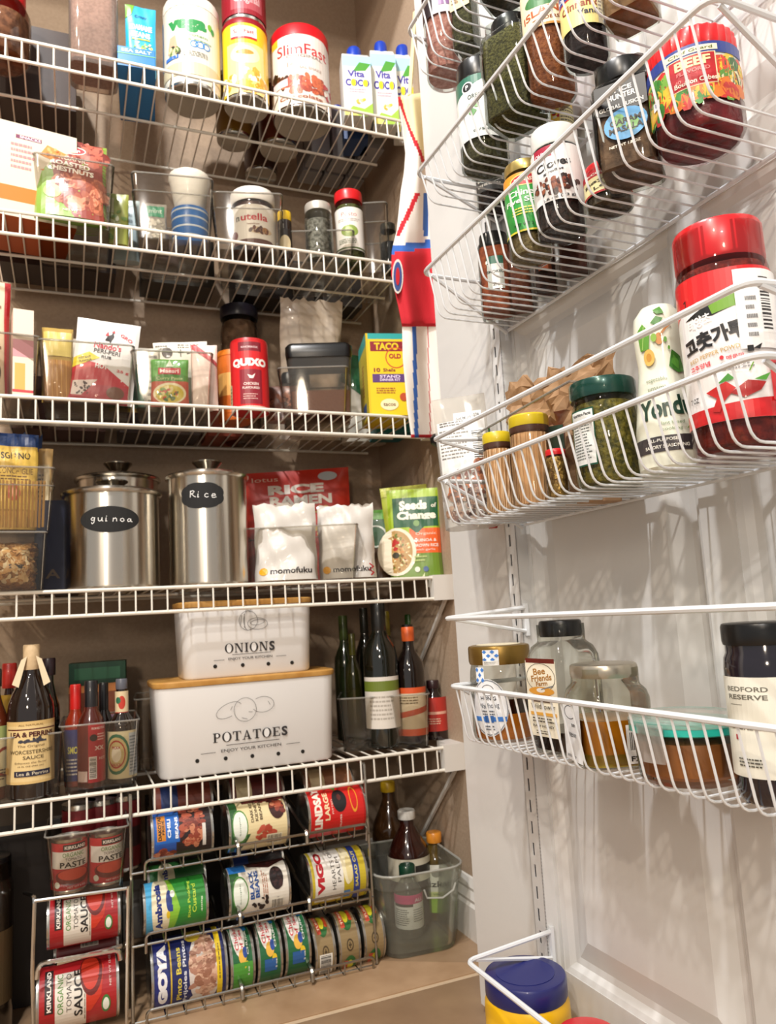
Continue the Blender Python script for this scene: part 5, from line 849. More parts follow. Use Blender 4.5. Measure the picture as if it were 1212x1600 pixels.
store_box('smaller white metal box printed ONIONS, stacked on the POTATOES box', sp[0], 1.30+.055, S5+pz+.0005, sp[3]*2*1.02, .11, sp[4]+.012, R(0), 'ONIONS', [
    ('s', [ell(.49, .78, .07, .14), ell(.49, .78, .035, .14, 60, 300), ell(.56, .73, .075, .085, rot=20), ell(.56, .75, .055, .035, rot=20), [(.47, .91), (.48, .97), (.50, .91), (.52, .96)], [(.44, .86), (.43, .72)], [(.46, .88), (.46, .68)]], .0007, LINE)], [(.23, .16), (.44, .15), (.64, .14), (.83, .13)])
SAU = [(.90, 0), (1, .01), (1, .55), (.94, .62), (.60, .72), (.42, .80), (.38, .98)]
def sauce(lab, sp, glass, capc, cap=(.82, 1, .46), labels=(), prof=SAU, group=None, off=0, capname='cap', n=2):
    return bottle('sauce_bottle', lab, 'bottle', sp, prof, glass, cap=cap, capm=capc if not isinstance(capc, str) else mat(capc, .35, coat=.3), labels=labels, group=group, off=off, capname=capname, n=n)
DKG = mat('#1a0f0a', .08, coat=.8); AMB = mat('#5a2410', .12, coat=.7)
worc = sauce('worcestershire sauce bottle with a paper-wrapped neck and cream label', spotb(11, 86, 1007, S5+.003, Y=1.300), DKG, mat('#cdb28a', .6, bump=.3, scale=120), (.83, 1.0, .36), [
    L_(.10, .50, 76, [('r', 0, 0, 1, 1, '#d9b878'), ('r', .06, .04, .97, .93, '#e3c88e'), ('r', .06, .86, .97, .88, '#5a1a14'), ('t', 'ALL NATURAL', .5, .94, .4, .03, '#8a6a3a'), ('t', 'LEA & PERRINS', .52, .79, .74, .085, '#4a1414', 0, 2), ('r', .3, .66, .75, .69, '#4a4a54'), ('k', .52, .69, .2, .03, 14, .003, ['#3a3a44']), ('t', 'The Original', .5, .60, .42, .05, '#6a5030', 0, 0), ('t', 'WORCESTERSHIRE', .52, .51, .74, .06, '#5a4a2c', 0, .3), ('t', 'SAUCE', .54, .42, .32, .055, '#4a3a24', 0, .3), ('t', 'Enhances the flavor', .5, .34, .5, .03, '#6a5030', 0, 0), ('t', '15 FL OZ (444 mL)', .5, .28, .4, .025, '#6a5030'), ('r', .24, .12, .82, .21, '#1f2038'), ('t', 'Lea & Perrins', .53, .165, .5, .05, '#e8dcc0', 0, 0), ('r', 0, .16, .12, .26, '#c9a050')], 0)],
    prof=[(.94, 0), (1, .01), (1, .55), (.97, .60), (.80, .68), (.44, .78), (.34, .84), (.32, .98)], capname='paper_neck_wrap')
wl = worc
b = MB(); r_ = .031
for s_ in (-1, 1): b.add([(s_*.006, -.012, .205), (s_*.014, -.013, .200), (s_*.026, -.020, .165), (s_*.017, -.021, .160)], [(0, 1, 2, 3)], mat('#d9c6a4', .7))
sd = b.build('paper_tail', wl, smooth=False); sd.modifiers.new('s', 'SOLIDIFY').thickness = .0008
bin_('clear bin around the worcestershire bottle, left end of the lowest shelf', *(lambda q: (q[0], 1.275+0.16/2, S5, q[1], 0.16, q[2], facecam(q[0], 1.275+.05)))(bfit(-45, 96, 1152, S5, 1.275)), .92)
sauce('brown bottle with a pale green label cut by the left edge of the photo', spotb(-34, 14, 1045, S5+.003, Y=1.310), AMB, '#3a3a34', (.86, 1, .5), [L_(.1, .56, 80, [('r', 0, 0, 1, 1, '#d9cfa8'), ('r', 0, .8, 1, 1, '#9aa86a'), ('o', .8, .4, .3, .25, .2, '#8a2c24'), ('l', .3, .1, .9, .3, 4, '#5a4a3a')])])
sauce('bottle with a red cap behind the worcestershire bottle', spotb(-2, 30, 1036, S5+.003, Y=1.375), mat('#3a1a12', .2, coat=.5), '#c02a20', (.80, 1, .75), [L_(.3, .75, 80, [('r', 0, 0, 1, 1, '#b8902c')])])
sauce('near-black bottle behind the worcestershire bottle to its right', spotb(58, 94, 1028, S5+.003, Y=1.385), DKG, '#2a1620', (.86, 1, .6))
HS = [(.90, 0), (1, .01), (1, .56), (.90, .64), (.55, .72), (.46, .78), (.44, .98)]
bin_('clear tapered bin of hot sauces, left of the white boxes', *(lambda q: (q[0], 1.275+0.15/2, S5, q[1], 0.15, q[2], facecam(q[0], 1.275+.05)))(bfit(96, 222, 1130, S5, 1.275)), .86)
sauce('hot sauce bottle with a red-sleeved neck in the tapered clear bin', spotb(100, 136, 1069, S5+.003, Y=1.335), mat('#8a2a14', .15, coat=.6), '#c8201c', (.62, 1, .5), [L_(.06, .56, 80, [('r', 0, 0, 1, 1, '#26306a'), ('t', 'SMOKE', .5, .6, .5, .14, '#d8d050', 0, 1), ('l', .2, .1, .8, .45, 5, '#d8d0c0')])], prof=HS)
sauce('red-brown sauce bottle with a black-sleeved neck and red label', spotb(121, 164, 1063, S5+.003, Y=1.305), mat('#4a1a10', .15, coat=.6), '#151316', (.60, 1, .50), [L_(.06, .60, 80, [('r', 0, 0, 1, 1, '#6a241c'), ('r', .42, 0, 1, 1, '#b3202c'), ('t', 'FROM MILD TO HOT', .72, .92, .42, .04, '#f0d8d0', 0, 1), ('e', .56, .76, .10, .06, '#2a1614'), ('l', .66, .70, .92, .84, 3, '#e8b8b0'), ('t', 'xx', .72, .58, .28, .07, '#e8c8c0', 0, 1), ('b', .44, .06, .64, .44, False, '#e8e0d8'), ('r', .10, .02, .40, .2, '#d8c0b8'), ('t', 'HOT', .8, .4, .2, .05, '#e8b8b0')], 0)], prof=HS)
sauce('black bottle leaning in behind the black-sleeved sauce', spotb(148, 176, 1066, S5+.003, Y=1.35), DKG, '#141214', (.62, 1, .55), prof=HS)
sauce('dark sauce bottle with a round green and cream label and paper neck band', spotb(168, 213, 1060, S5+.003, Y=1.318), DKG, '#5a5c66', (.90, 1, .42), [
    L_(.05, .50, 84, [('r', 0, 0, 1, 1, '#d6c9a0'), ('r', .66, .05, .98, .95, '#b9c0c4'), ('l', .68, .1, .96, .9, 12, '#6a7480'), ('e', .36, .52, .30, .40, '#c9b47a'), ('o', .36, .52, .32, .43, .16, '#2f6a4a'), ('o', .36, .52, .22, .30, .12, '#a83a2a'), ('e', .36, .52, .12, .17, '#e6dcc0'), ('t', 'PICKA', .36, .66, .2, .06, '#a8202a', 0, 1), ('t', 'SAUCE', .36, .3, .22, .06, '#a8202a', 0, 1)], 0),
    L_(.66, .88, 80, [('r', 0, 0, 1, 1, '#dcc8a0'), ('e', .5, .5, .2, .3, '#c03a2a'), ('e', .3, .6, .15, .15, '#2f6a4a'), ('r', 0, 0, 1, .08, '#a8302a')], 0, .45)], prof=[(.92, 0), (1, .01), (1, .52), (.9, .58), (.5, .66), (.42, .72), (.40, .98)])
carton('stuffing_box', 'green and orange carton behind the hot sauces', 'box', pX(154, 1090, 1.50), 1.50, S5, .095, .05, .185, facecam(.15, 1.5), '#1d4a34', [('r', 0, 0, 1, .72, '#8a4a30'), ('p', [(0, .72), (0, .78), (.9, .80), (1, .72)], '#d98a4a'), ('r', .1, 0, .9, .5, '#9a7a9a'), ('r', .1, .84, .9, .95, '#2a6a48')])
bin_('empty-looking clear bin beside the POTATOES box, behind the hot sauces', *(lambda q: (q[0], 1.4+0.14/2, S5, q[1], 0.14, q[2], facecam(q[0], 1.4+.05)))(bfit(216, 246, 1092, S5, 1.4)))
WINE = [(.92, 0), (1, .008), (1, .58), (.92, .66), (.45, .76), (.38, .80), (.38, .98)]
bin_('clear bin of vinegar and wine bottles at the right end of the lowest shelf', *(lambda q: (q[0], 1.3+0.2/2, S5, q[1], 0.2, q[2], facecam(q[0], 1.3+.05)))(bfit(562, 706, 1086, S5, 1.3)), .92)
sauce('tall dark bottle with a green and white label, right of the white boxes', spotb(568, 622, 935, S5+.003, Y=1.335), mat('#0f120c', .08, coat=.9), '#141412', (.74, 1, .42), [L_(.13, .47, 74, [('r', 0, 0, 1, 1, '#dcd6cc'), ('r', 0, .72, 1, .92, '#6a7a2c'), ('l', .2, .15, .8, .65, 6, '#b0a89c')])], prof=WINE)
sauce('dark bottle with an orange neck and cream-orange label', spotb(618, 664, 972, S5+.003, Y=1.335), mat('#140c0a', .08, coat=.9), '#d8602a', (.84, .96, .44), [L_(.07, .46, 78, [('r', 0, 0, 1, 1, '#d9c8a8'), ('r', 0, 0, 1, .14, '#d9582a'), ('r', 0, .88, 1, 1, '#d9582a'), ('p', [(0, .45), (1, .62), (1, .5), (0, .33)], '#b84a2a'), ('l', .2, .65, .8, .82, 3, '#6a5a3a')])], prof=WINE)
sauce('short dark bottle with a bright red label beside the right wall', spotb(658, 698, 1062, S5+.003, Y=1.345), mat('#1c0c0c', .1, coat=.8), '#2a1418', (.86, 1, .5), [L_(.15, .72, 80, [('r', 0, 0, 1, 1, '#b8342c'), ('r', .1, .5, .9, .58, '#e8b09a'), ('l', .2, .2, .8, .4, 3, '#e8c0a8')])])
for (l, r, tp, yy, c, cc, lb) in ((523, 556, 962, 1.47, '#1f2a14', '#3a4a1c', 'dark green bottle behind the POTATOES box at its right'), (556, 588, 950, 1.50, '#12140e', '#1a1c12', 'black bottle at the back wall behind the green-labelled one'), (592, 622, 955, 1.45, '#18140e', '#8a7a1c', 'back-row bottle with a dull yellow cap'), (628, 658, 960, 1.48, '#1f3a14', '#2a5a1c', 'back-row bottle with a green neck'), (540, 566, 990, 1.42, '#2a2a10', '#4a4a14', 'slim olive oil bottle right beside the white boxes')):
    sauce(lb, spotb(l, r, tp, S5+.001, Y=yy), mat(c, .12, coat=.7), cc, (.80, 1, .42), prof=WINE, group='dark bottles in the back row')

# ---- floor level: can racks, cans, bin of bottles
def lying_can(name, lab, l, r, t_, b_, Y, labels, side='#c9c7c0', roll=0, group=None, rim=True, body='#9a978f'):
    """a can on its side; letter tops point to the left as in the photo"""
    mx, my = (l+r)/2, (t_+b_)/2; P = onY(mx, my, Y); d = proj(P)[2]
    L = (r-l)*d/FPX*cos(math.atan((mx-606)/FPX)); rad = (b_-t_)/2*d/FPX*cos(math.atan((my-800)/FPX))
    t = thing(name, lab, 'can', P, 0, group); base = Vector((L/2, 0, 0))
    M_ = Matrix.Rotation(R(-90), 3, 'Y') @ Matrix.Rotation(R(roll), 3, 'Z'); t.rotation_euler = M_.to_euler(); t.location = P+base
    MB().lathe([(rad*.985, .0025), (rad*.985, L-.0025)], mat(body, .4), 40).build('can_body', t)
    for z in (0, L-.004): MB().lathe([(rad*.96, z), (rad*1.0, z+.0006), (rad*1.0, z+.0034), (rad*.96, z+.004)], CANM, 40).build('rim', t)
    for q in labels: cyl_label(t, rad*.987, .0045, L-.0045, q[0], q[1], (q[2] if len(q) > 2 else 0)+20, 'paper_label')
    return t, P, rad, L
def bean(cx, cy, ra, rb, n, sz, cols): return ('k', cx, cy, ra, rb, n, sz, cols)
# label unit square on a lying can: u runs up the front, v from the can's right end (0) to its left end (1)
RB = ['#8a3a28', '#a8523a', '#6e2a1c', '#c07a5a']
YR = 1.295
rows = {}
def C(*a, **k): return lying_can('tin_can', *a, **k)
C('can of chili beans with a blue and red-brown label, top left of the wire rack', 233, 330, 1262, 1340, YR, [(86, [('r', 0, 0, 1, 1, '#26181a'), ('r', 0, .62, 1, 1, '#1f4fa0'), ('r', .30, .56, .74, .98, '#1c62b8'), ('r', .34, .80, .70, .95, '#c9822a'), ('t', 'DAKOTAS', .52, .90, .34, .06, '#2a1408', 0, 2), ('t', 'PRIDE', .52, .84, .2, .04, '#2a1408', 0, 1), ('t', 'CHILI', .5, .74, .26, .06, '#e6ecf4', 0, 2), ('t', 'BEANS', .5, .61, .3, .055, '#e6ecf4', 0, 2),
    bean(.55, .34, .36, .20, 90, .0055, RB), bean(.12, .8, .12, .16, 30, .0055, RB), ('r', .2, .10, .5, .16, '#d9d4cc')], 8)])
C('cream and green can of dark beans, top middle of the wire rack', 350, 446, 1250, 1326, YR, [(86, [('r', 0, 0, 1, 1, '#e0cfa0'), ('r', 0, .86, 1, 1, '#2a5a2c'), ('p', [(.0, .86), (.3, .66), (.3, .86)], '#2a5a2c'), ('e', .42, .84, .24, .14, '#e6ece0'), ('o', .42, .84, .24, .14, .12, '#4f8a3a'), ('t', 'Simple', .42, .84, .26, .03, '#4f6a4a', 0, 0), ('r', .78, .0, 1, .75, '#5c2420'), bean(.88, .35, .12, .38, 60, .0045, ['#4a1a18', '#6e2c24', '#3a1412']), ('t', 'DARK RED', .62, .62, .34, .05, '#5a4a30', 0, 1), ('t', 'KIDNEY', .62, .54, .32, .05, '#5a4a30', 0, 1), ('t', 'BEANS', .62, .46, .3, .05, '#5a4a30', 0, 1),
    ('e', .62, .16, .17, .14, '#3a1814'), bean(.62, .16, .14, .11, 20, .005, RB), bean(.28, .42, .08, .16, 10, .0065, ['#b8503a', '#a8402c']), ('b', .1, .1, .26, .38, False, '#e6dcc0'), ('e', .06, .88, .08, .06, '#2a62b0')], 8)])
C('bright red can with a black olive picture, top right of the wire rack', 470, 566, 1228, 1304, YR, [(86, [('r', 0, 0, 1, 1, '#cc1f1c'), ('t', 'LINDSAY', .50, .86, .64, .14, '#f0e8da', 0, 2.5), ('t', 'LARGE', .5, .70, .40, .09, '#f0dcb0', 0, 1.5), ('t', 'PITTED', .48, .60, .2, .03, '#f0dcd0', 0, 0), ('e', .56, .46, .17, .13, '#191418'), ('e', .60, .46, .05, .035, '#5a2420'), ('p', [(.72, .5), (.82, .58), (.8, .46)], '#4f7a2a'), ('t', 'OLIVES', .26, .46, .2, .03, '#f0dcd0'), ('o', .56, .2, .2, .07, .2, '#e89a2a'), ('r', 0, .0, 1, .03, '#a81814')], 6)])
C('can with a blue, cream and green label and cow picture, middle row left', 221, 322, 1372, 1452, YR, [(88, [('r', 0, 0, 1, 1, '#2f8a35'), ('r', 0, .80, 1, 1, '#4aa8d8'), ('p', [(.0, .46), (.12, .72), (.0, .84)], '#8ac43a'), ('p', [(.0, .58), (.4, .44), (.9, .60), (1, .8), (.0, .85)], '#8ac43a'), ('e', .46, .76, .56, .15, '#efe6c4'), ('t', 'Ambrosia', .46, .80, .66, .115, '#1f2f7a', 2, 2.5), ('e', .52, .62, .14, .05, '#2a3f8a'), ('e', .60, .56, .05, .04, '#e8ece4'), ('r', .38, .56, .46, .64, '#2a3f8a'), ('e', .34, .64, .05, .03, '#e3c22a'), ('t', 'Rice Pudding', .5, .28, .5, .06, '#bfe04a', 0, 1), ('t', 'Custard', .5, .20, .38, .07, '#bfe04a', 0, 1), ('t', '400g', .4, .07, .2, .035, '#d8ecc8'), ('e', .08, .9, .05, .04, '#1f2f7a')], 4)])
C('green can lying further back above the cow-label can', 228, 320, 1346, 1406, 1.375, [(80, [('r', 0, 0, 1, 1, '#1f5a26'), ('e', .4, .7, .45, .16, '#d6cda8'), ('t', 'Amb', .4, .72, .4, .1, '#1f2f7a', 0, 2)], 20)])  # repeat of the cow-label can, shade of the back row put into its colours
C('can of black beans with a white, green and blue label, middle row centre', 350, 448, 1348, 1430, YR, [(86, [('r', 0, 0, 1, 1, '#e2dccf'), ('r', 0, .84, 1, 1, '#2a5a2c'), ('r', .72, .70, 1, 1, '#2a6fb8'), ('e', .42, .84, .24, .14, '#e6ece0'), ('o', .42, .84, .24, .14, .12, '#4f8a3a'), ('t', 'Simple', .42, .84, .26, .03, '#4f6a4a', 0, 0), ('t', 'BLACK', .52, .64, .38, .075, '#1f4a8a', 0, 2), ('t', 'BEANS', .52, .55, .36, .075, '#1f4a8a', 0, 2), ('l', .3, .36, .7, .46, 3, '#a86a4a'), ('p', [(.80, .66), (.72, .30), (.84, .0), (1, 0), (1, .72)], '#3a1816'), bean(.9, .34, .1, .34, 60, .0045, ['#241214', '#3a1c1c', '#4f2424']), ('e', .56, .20, .16, .12, '#241416'), bean(.56, .2, .13, .09, 18, .004, ['#3a2020', '#1c1012']), bean(.26, .44, .1, .26, 14, .0032, ['#241a1a']), ('b', .08, .1, .3, .32, False, '#e6e0d0'), ('e', .06, .84, .10, .07, '#2a62b0')], 6)])
C('dark blue and black can lying further back above the black beans', 356, 440, 1322, 1384, 1.375, [(80, [('r', 0, 0, 1, 1, '#1c1a20'), ('r', 0, .7, 1, 1, '#1a2f6a'), bean(.5, .3, .4, .25, 40, .005, ['#3a2626', '#1c1214'])], 20)])  # second bean can, coloured darker to carry the shade behind the front row
C('yellow-edged can with a white hearts of palm label, middle row right', 472, 566, 1326, 1408, YR, [(86, [('r', 0, 0, 1, 1, '#c9b42e'), ('r', .08, .42, .94, .95, '#e9e6de'), ('t', 'VIGO', .52, .84, .62, .13, '#b8202c', 0, 3), ('t', 'HEARTS OF', .54, .60, .56, .07, '#3a342c', 0, 0), ('t', 'PALM', .52, .50, .34, .065, '#3a342c', 0, 0), ('e', .6, .34, .3, .09, '#efe6c0'), ('e', .5, .30, .18, .06, '#e3d49a'), ('r', 0, .12, 1, .24, '#2a3f8f'), ('t', 'SALAD CUT', .5, .18, .5, .05, '#e8d860', 0, 1), ('r', .1, .3, .22, .42, '#5a8ac0')], 6)])
C('large dark blue can of pinto beans with white lettering, bottom left of the wire rack', 232, 350, 1455, 1568, YR+.01, [(84, [('r', 0, 0, 1, 1, '#1c2560'), ('r', .04, .80, .84, .985, '#222c78'), ('t', 'GOYA', .45, .885, .62, .13, '#f2f2f4', 0, 4), ('r', .04, .755, .86, .775, '#d9b83a'), ('t', 'Pinto Beans', .42, .66, .54, .07, '#e3cf4a', 0, 1), ('t', 'Frijoles Pintos', .44, .57, .66, .065, '#e0e2ec', 0, 1), ('e', .42, .30, .40, .22, '#d8cfc8'), bean(.46, .31, .38, .18, 120, .0062, ['#c99a80', '#b0806a', '#9a6a54', '#dab49a']), ('e', .84, .43, .12, .13, '#c9b03a'), ('e', .10, .42, .08, .10, '#d8d4cc'), ('r', .1, .05, .96, .125, '#e8c824'), ('l', .3, .07, .7, .1, 1, '#5a4a1c')], 6)])
for k, (l, r) in enumerate(((352, 391), (393, 433), (435, 476))):
    C(('first of three small green cans, touching the pinto beans', 'middle one of the three small green cans', 'third small green can, next to the brown cans')[k], l, r, 1448-k*11, 1546-k*12, YR, [(88, [('r', 0, 0, 1, 1, '#22663c'), ('r', .78, .1, .96, .9, '#2a7ab8'), ('e', .72, .62, .26, .34, '#eeeae2'), ('t', 'Chicken', .72, .74, .38, .2, '#c8303a', 0, 1), ('t', 'of Sea', .66, .50, .3, .16, '#c8303a', 0, 1), ('e', .46, .5, .08, .2, '#e8b84a'), ('e', .50, .36, .06, .12, '#2a4fa0'), ('t', 'CHUNK', .62, .22, .3, .10, '#e6e8e0', 0, 1), ('e', .36, .3, .05, .12, '#e3c22a'), ('r', .0, .0, .4, 1, '#4f9a3a') if k == 0 else ('r', .22, .2, .36, .8, '#2a5fa0'), ('t', '5 oz', .3, .22, .1, .08, '#e6e8e0')], 10)], group='three small green cans on the rack')
for k, (l, r) in enumerate(((480, 514), (516, 552), (554, 590))):
    C(('first of three brown cans, with a barcode, touching the green cans', 'middle one of the three brown cans', 'last brown can at the right end of the wire rack')[k], l, r, 1432-k*10, 1526-k*12, YR, [(88, [('r', 0, 0, 1, 1, '#8f7a55'), ('e', .74, .5, .20, .36, '#2f6a34'), ('e', .76, .5, .12, .2, '#d9d030'), ('r', .58, .62, .90, .86, '#c9503a'), ('t', 'TUNA', .74, .74, .24, .12, '#f0e0c0', 0, 1), ('r', .66, .12, .86, .3, '#c9502a'), ('e', .38, .5, .07, .2, '#4a3c28'), ('e', .38, .5, .05, .14, '#8f7a55'), ('t', '+', .38, .5, .07, .18, '#4a3c28', 0, 2)]+([('b', .10, .1, .36, .9, True, '#e6e2d8')] if k == 0 else [('e', .12, .5, .14, .36, '#2f6a34'), ('e', .12, .5, .08, .2, '#d9d030'), ('r', .02, .62, .2, .86, '#c9503a')]), 10)], group='three brown cans on the rack')
for k, (l, r, tp, bt_, c) in enumerate(((236, 330, 1222, 1266, '#7a3a2a'), (352, 440, 1212, 1252, '#5a2420'), (466, 548, 1200, 1240, '#8a5a3a'))):
    C(('can lying behind the chili beans, half hidden by the shelf lip', 'dark can lying behind the cream and green can', 'tan can lying behind the olive can')[k], l, r, tp, bt_+20, 1.385, [(80, [('r', 0, 0, 1, 1, c), ('r', 0, .6, 1, .9, '#2a3a6a' if k == 0 else '#c9b890')], 10)])
# the three-tier rack itself
rk = thing('wire_can_rack', 'three-tier chrome wire rack of cans standing on the tiles', 'can rack', (.265, 1.25, 0)); RO = Vector(rk.location)
def rp(x, y, z): return (x-RO.x, y-RO.y, z)
xa, xb = .083, .462; CW = mat('#a9a7a0', .22, 1)
for x in (xa, xb):
    MB().tube([rp(x, 1.252, .002), rp(x, 1.268, .315)], .0026, CW).build('front_upright', rk); MB().tube([rp(x, 1.52, .002), rp(x, 1.52, .315)], .0026, CW).build('rear_upright', rk)
    for z in (.315,): MB().tube([rp(x, 1.268, z), rp(x, 1.52, z)], .0026, CW).build('side_bar', rk)
for zr in (.2253, .1236, .0195):
    xl_, xr_ = .101, .452; yf = 1.238
    MB().tube(bend([rp(xl_, yf+.006, zr-.028), rp(xl_, yf, zr), rp(xr_, yf, zr), rp(xr_, yf+.006, zr-.028)], .008, 4), .0022, CW).build('front_rail', rk)
    MB().tube([rp(xa, yf+.016, zr-.02), rp(xb, yf+.016, zr-.02)], .0018, CW).build('lower_rail', rk)
    n = 12
    for i in range(n):
        x = xl_+.028+i*(xr_-xl_-.05)/(n-1)
        if i in (4, 8): MB().tube(bend([rp(x, yf-.002, zr-.014), rp(x, yf-.002, zr+.003), rp(x, yf+.03, zr+.006), rp(x, 1.50, zr+.055)], .006, 3), .0034, CW).build('divider', rk)
        else: MB().tube(bend([rp(x, yf+.0005, zr+.002), rp(x, yf+.004, zr-.020), rp(x, yf+.03, zr-.020), rp(x, 1.50, zr+.02)], .006, 3), .0013, CW).build('tray_wire', rk)
# left rack
lk = thing('tall_can_rack', 'narrow wire rack of tomato sauce cans at the bottom left', 'can rack', (.0, 1.25, 0)); LO = Vector(lk.location)
def lp(px, py, Y=1.245): return onY(px, py, Y)-LO
MB().tube(bend([lp(38, 1395, 1.30), lp(54, 1400), lp(50, 1520), lp(53, 1640)], .01), .0028, CHROME).build('front_upright', lk)
MB().tube([lp(200, 1384), lp(197, 1640)], .0028, CHROME).build('front_upright', lk)
MB().tube(bend([lp(57, 1530, 1.235), lp(60, 1506, 1.235), lp(186, 1484, 1.235), lp(188, 1500, 1.235)], .01), .0030, CHROME).build('front_rail', lk)
MB().tube([lp(88, 1505, 1.24), lp(190, 1478, 1.27)], .0034, CHROME).build('front_rail', lk)
MB().tube([lp(54, 1408, 1.24), lp(198, 1388, 1.24)], .0024, CHROME).build('top_bar', lk)
def tomato(lab, l, r, tp, b_, Y, roll): 
    return C(lab, l, r, tp, b_, Y, [(86, [('r', 0, 0, 1, 1, '#a81c22'), ('r', .06, .40, .76, .80, '#e3dcd0'), ('r', .36, .82, .84, .93, '#2a1a1a'), ('t', 'KIRKLAND', .60, .875, .44, .055, '#efe6dc', 0, 1.5), ('t', 'ORGANIC', .54, .73, .42, .075, '#5a8a3a', 0, .3), ('t', 'TOMATO', .54, .62, .40, .065, '#4a4440', 0, 0), ('t', 'SAUCE', .52, .50, .50, .11, '#1f1a1a', 0, 1), ('r', .64, .16, .74, .56, '#e3dcd0') if False else ('l', .2, .405, .7, .43, 1, '#8a7a6a'),
        ('p', [(.30, .34), (.45, .20), (.75, .16), (.96, .26), (.98, .40), (.30, .40)], '#c4321c'), ('e', .72, .33, .26, .15, '#6a1410'), ('e', .74, .34, .22, .12, '#c8341e'), ('e', .34, .14, .10, .06, '#3f7a3a'), ('e', .34, .14, .07, .042, '#e6ece0'), ('t', 'NET WT 15 OZ', .72, .08, .4, .028, '#e0b8b0')], roll)], group='tomato sauce cans lying in the left rack')
tomato('upper tomato sauce can lying in the narrow rack, under the small paste cans', 74, 188, 1392, 1474, 1.285, 4)
tomato('lower tomato sauce can, cut by the bottom edge of the photo', 58, 186, 1498, 1602, 1.280, -2)
C('dark red can lying behind the upright bar between the two tomato sauce cans', 84, 186, 1462, 1500, 1.34, [(80, [('r', 0, 0, 1, 1, '#6a161a'), ('b', .4, .3, .7, .6, False, '#c8bcb0')], 20)])
bin_('clear bin with two small tomato paste cans on top of the narrow rack', *(lambda q: (q[0], 1.245+0.13/2, onY(130, 1400, 1.25).z, q[1], 0.13, q[2], facecam(q[0], 1.245+.05)))(bfit(72, 204, 1300, onY(130, 1400, 1.25).z, 1.245)), .84)
pz_ = onY(130, 1400, 1.25).z+.003
for (l, r, tp, yy, off, lb) in ((80, 137, 1300, 1.285, 4, 'left small can of organic tomato paste in the clear bin'), (139, 192, 1292, 1.290, 10, 'right small can of organic tomato paste in the clear bin')):
    x, y, z, r_, h = spot(l, r, tp, pz_, Y=yy); h = min(h, .088); t = thing('paste_can', lb, 'can', (x, y, z), facecam(x, y, off), 'small tomato paste cans')
    MB().lathe([(r_*.97, 0), (r_, .001), (r_, .004), (r_*.97, .005), (r_*.97, h-.005), (r_, h-.004), (r_, h), (r_*.9, h), (r_*.88, h-.003)], CANM, 32).build('can_body', t)
    cyl_label(t, r_*.975, .005, h-.005, 86, [('r', 0, 0, 1, 1, '#b8282c'), ('r', .08, .46, .96, .82, '#e3dcd2'), ('r', .36, .84, .82, .97, '#2a1a1a'), ('t', 'KIRKLAND', .6, .905, .42, .07, '#efe6dc', 0, 1.5), ('t', 'ORGANIC', .56, .75, .42, .09, '#5a8a3a', 0, .3), ('t', 'TOMATO', .56, .655, .32, .06, '#4a4440', 0, 0), ('t', 'PASTE', .56, .54, .52, .12, '#1f1a1a', 0, 1), ('e', .56, .28, .36, .18, '#6a1a18'), ('e', .56, .33, .30, .12, '#d04a34'), ('e', .24, .12, .06, .07, '#e0e4d4'), ('t', 'NET WT 6 OZ', .62, .06, .36, .04, '#e8c0b8')], 0, 'paper_label')
for k in range(3):
    P = onY(125+k*34, 1278, 1.36+.01*k); t = thing('paste_can', ('left dark-topped can behind the tomato paste cans', 'middle dark-topped can behind the tomato paste cans', 'right dark-topped can behind the tomato paste cans')[k], 'can', (P.x, P.y, pz_-.01), 0, 'dim cans behind the paste cans')
    MB().lathe([(.026, 0), (.027, .002), (.026, .006), (.026, .112), (.027, .116), (.024, .117)], CANM, 28).build('can_body', t); cyl_label(t, .0262, .006, .108, 86, [('r', 0, 0, 1, 1, '#7a1c22'), ('r', .1, .3, .9, .6, '#3a2022')], 0, 'paper_label')
jar('dark_floor_bottle', 'big dark bottle standing on the floor at the bottom left corner', 'bottle', spot(-70, 22, 1330, .001, Y=1.32), STRAIGHT, 2, mat('#1f1710', .2, coat=.5), labels=[L_(.2, .6, 70, [('r', 0, 0, 1, 1, '#4a3a24')])], lidm=BLK)
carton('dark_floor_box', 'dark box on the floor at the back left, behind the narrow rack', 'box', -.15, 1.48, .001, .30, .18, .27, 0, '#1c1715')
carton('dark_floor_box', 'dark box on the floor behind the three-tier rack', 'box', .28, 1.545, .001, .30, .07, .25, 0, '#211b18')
# bin of bottles in the right corner
MILK = clear('#eef0ea', .18, .8, .09, '#d6d6cc')
bt2 = thing('storage_bin', 'cloudy plastic bin of bottles on the tiles in the right corner', 'bin', (.553, 1.33, .0006), R(-4)); b = MB(); w_, d_, h_ = .155, .20, .134
loft(b, [(w_*.80, d_*.84, .03, 0), (w_*.84, d_*.86, .032, .004), (w_*.96, d_*.97, .034, h_*.82), (w_*1.02, d_, .036, h_*.83), (w_*1.04, d_*1.02, .036, h_), (w_*1.01, d_*.99, .034, h_), (w_*.93, d_*.95, .032, h_*.80), (w_*.80, d_*.83, .03, .006)], MILK); bb_ = b.build('bin_body', bt2)
b = MB(); b.tube([(p[0], p[1], h_) for p in rrect(w_*1.03, d_*1.01, .036)], .0022, clear('#e6e8e2', .2, 1, .45, '#d8d8d0'), 6, True); b.build('rim', bt2)
hb = MB(); hb.tube([(-.002, -d_*.505, h_*.80), (.002, -d_*.51, h_*.70), (.03, -d_*.51, h_*.67), (.05, -d_*.51, h_*.74), (.055, -d_*.505, h_*.82)], .0016, clear('#e6e8e2', .2, 1, .5, '#d8d8d0'), 6); hb.build('handle', bb_)
PETB = [(.94, 0), (1, .01), (1, .58), (.92, .66), (.50, .80), (.34, .86), (.34, .98)]
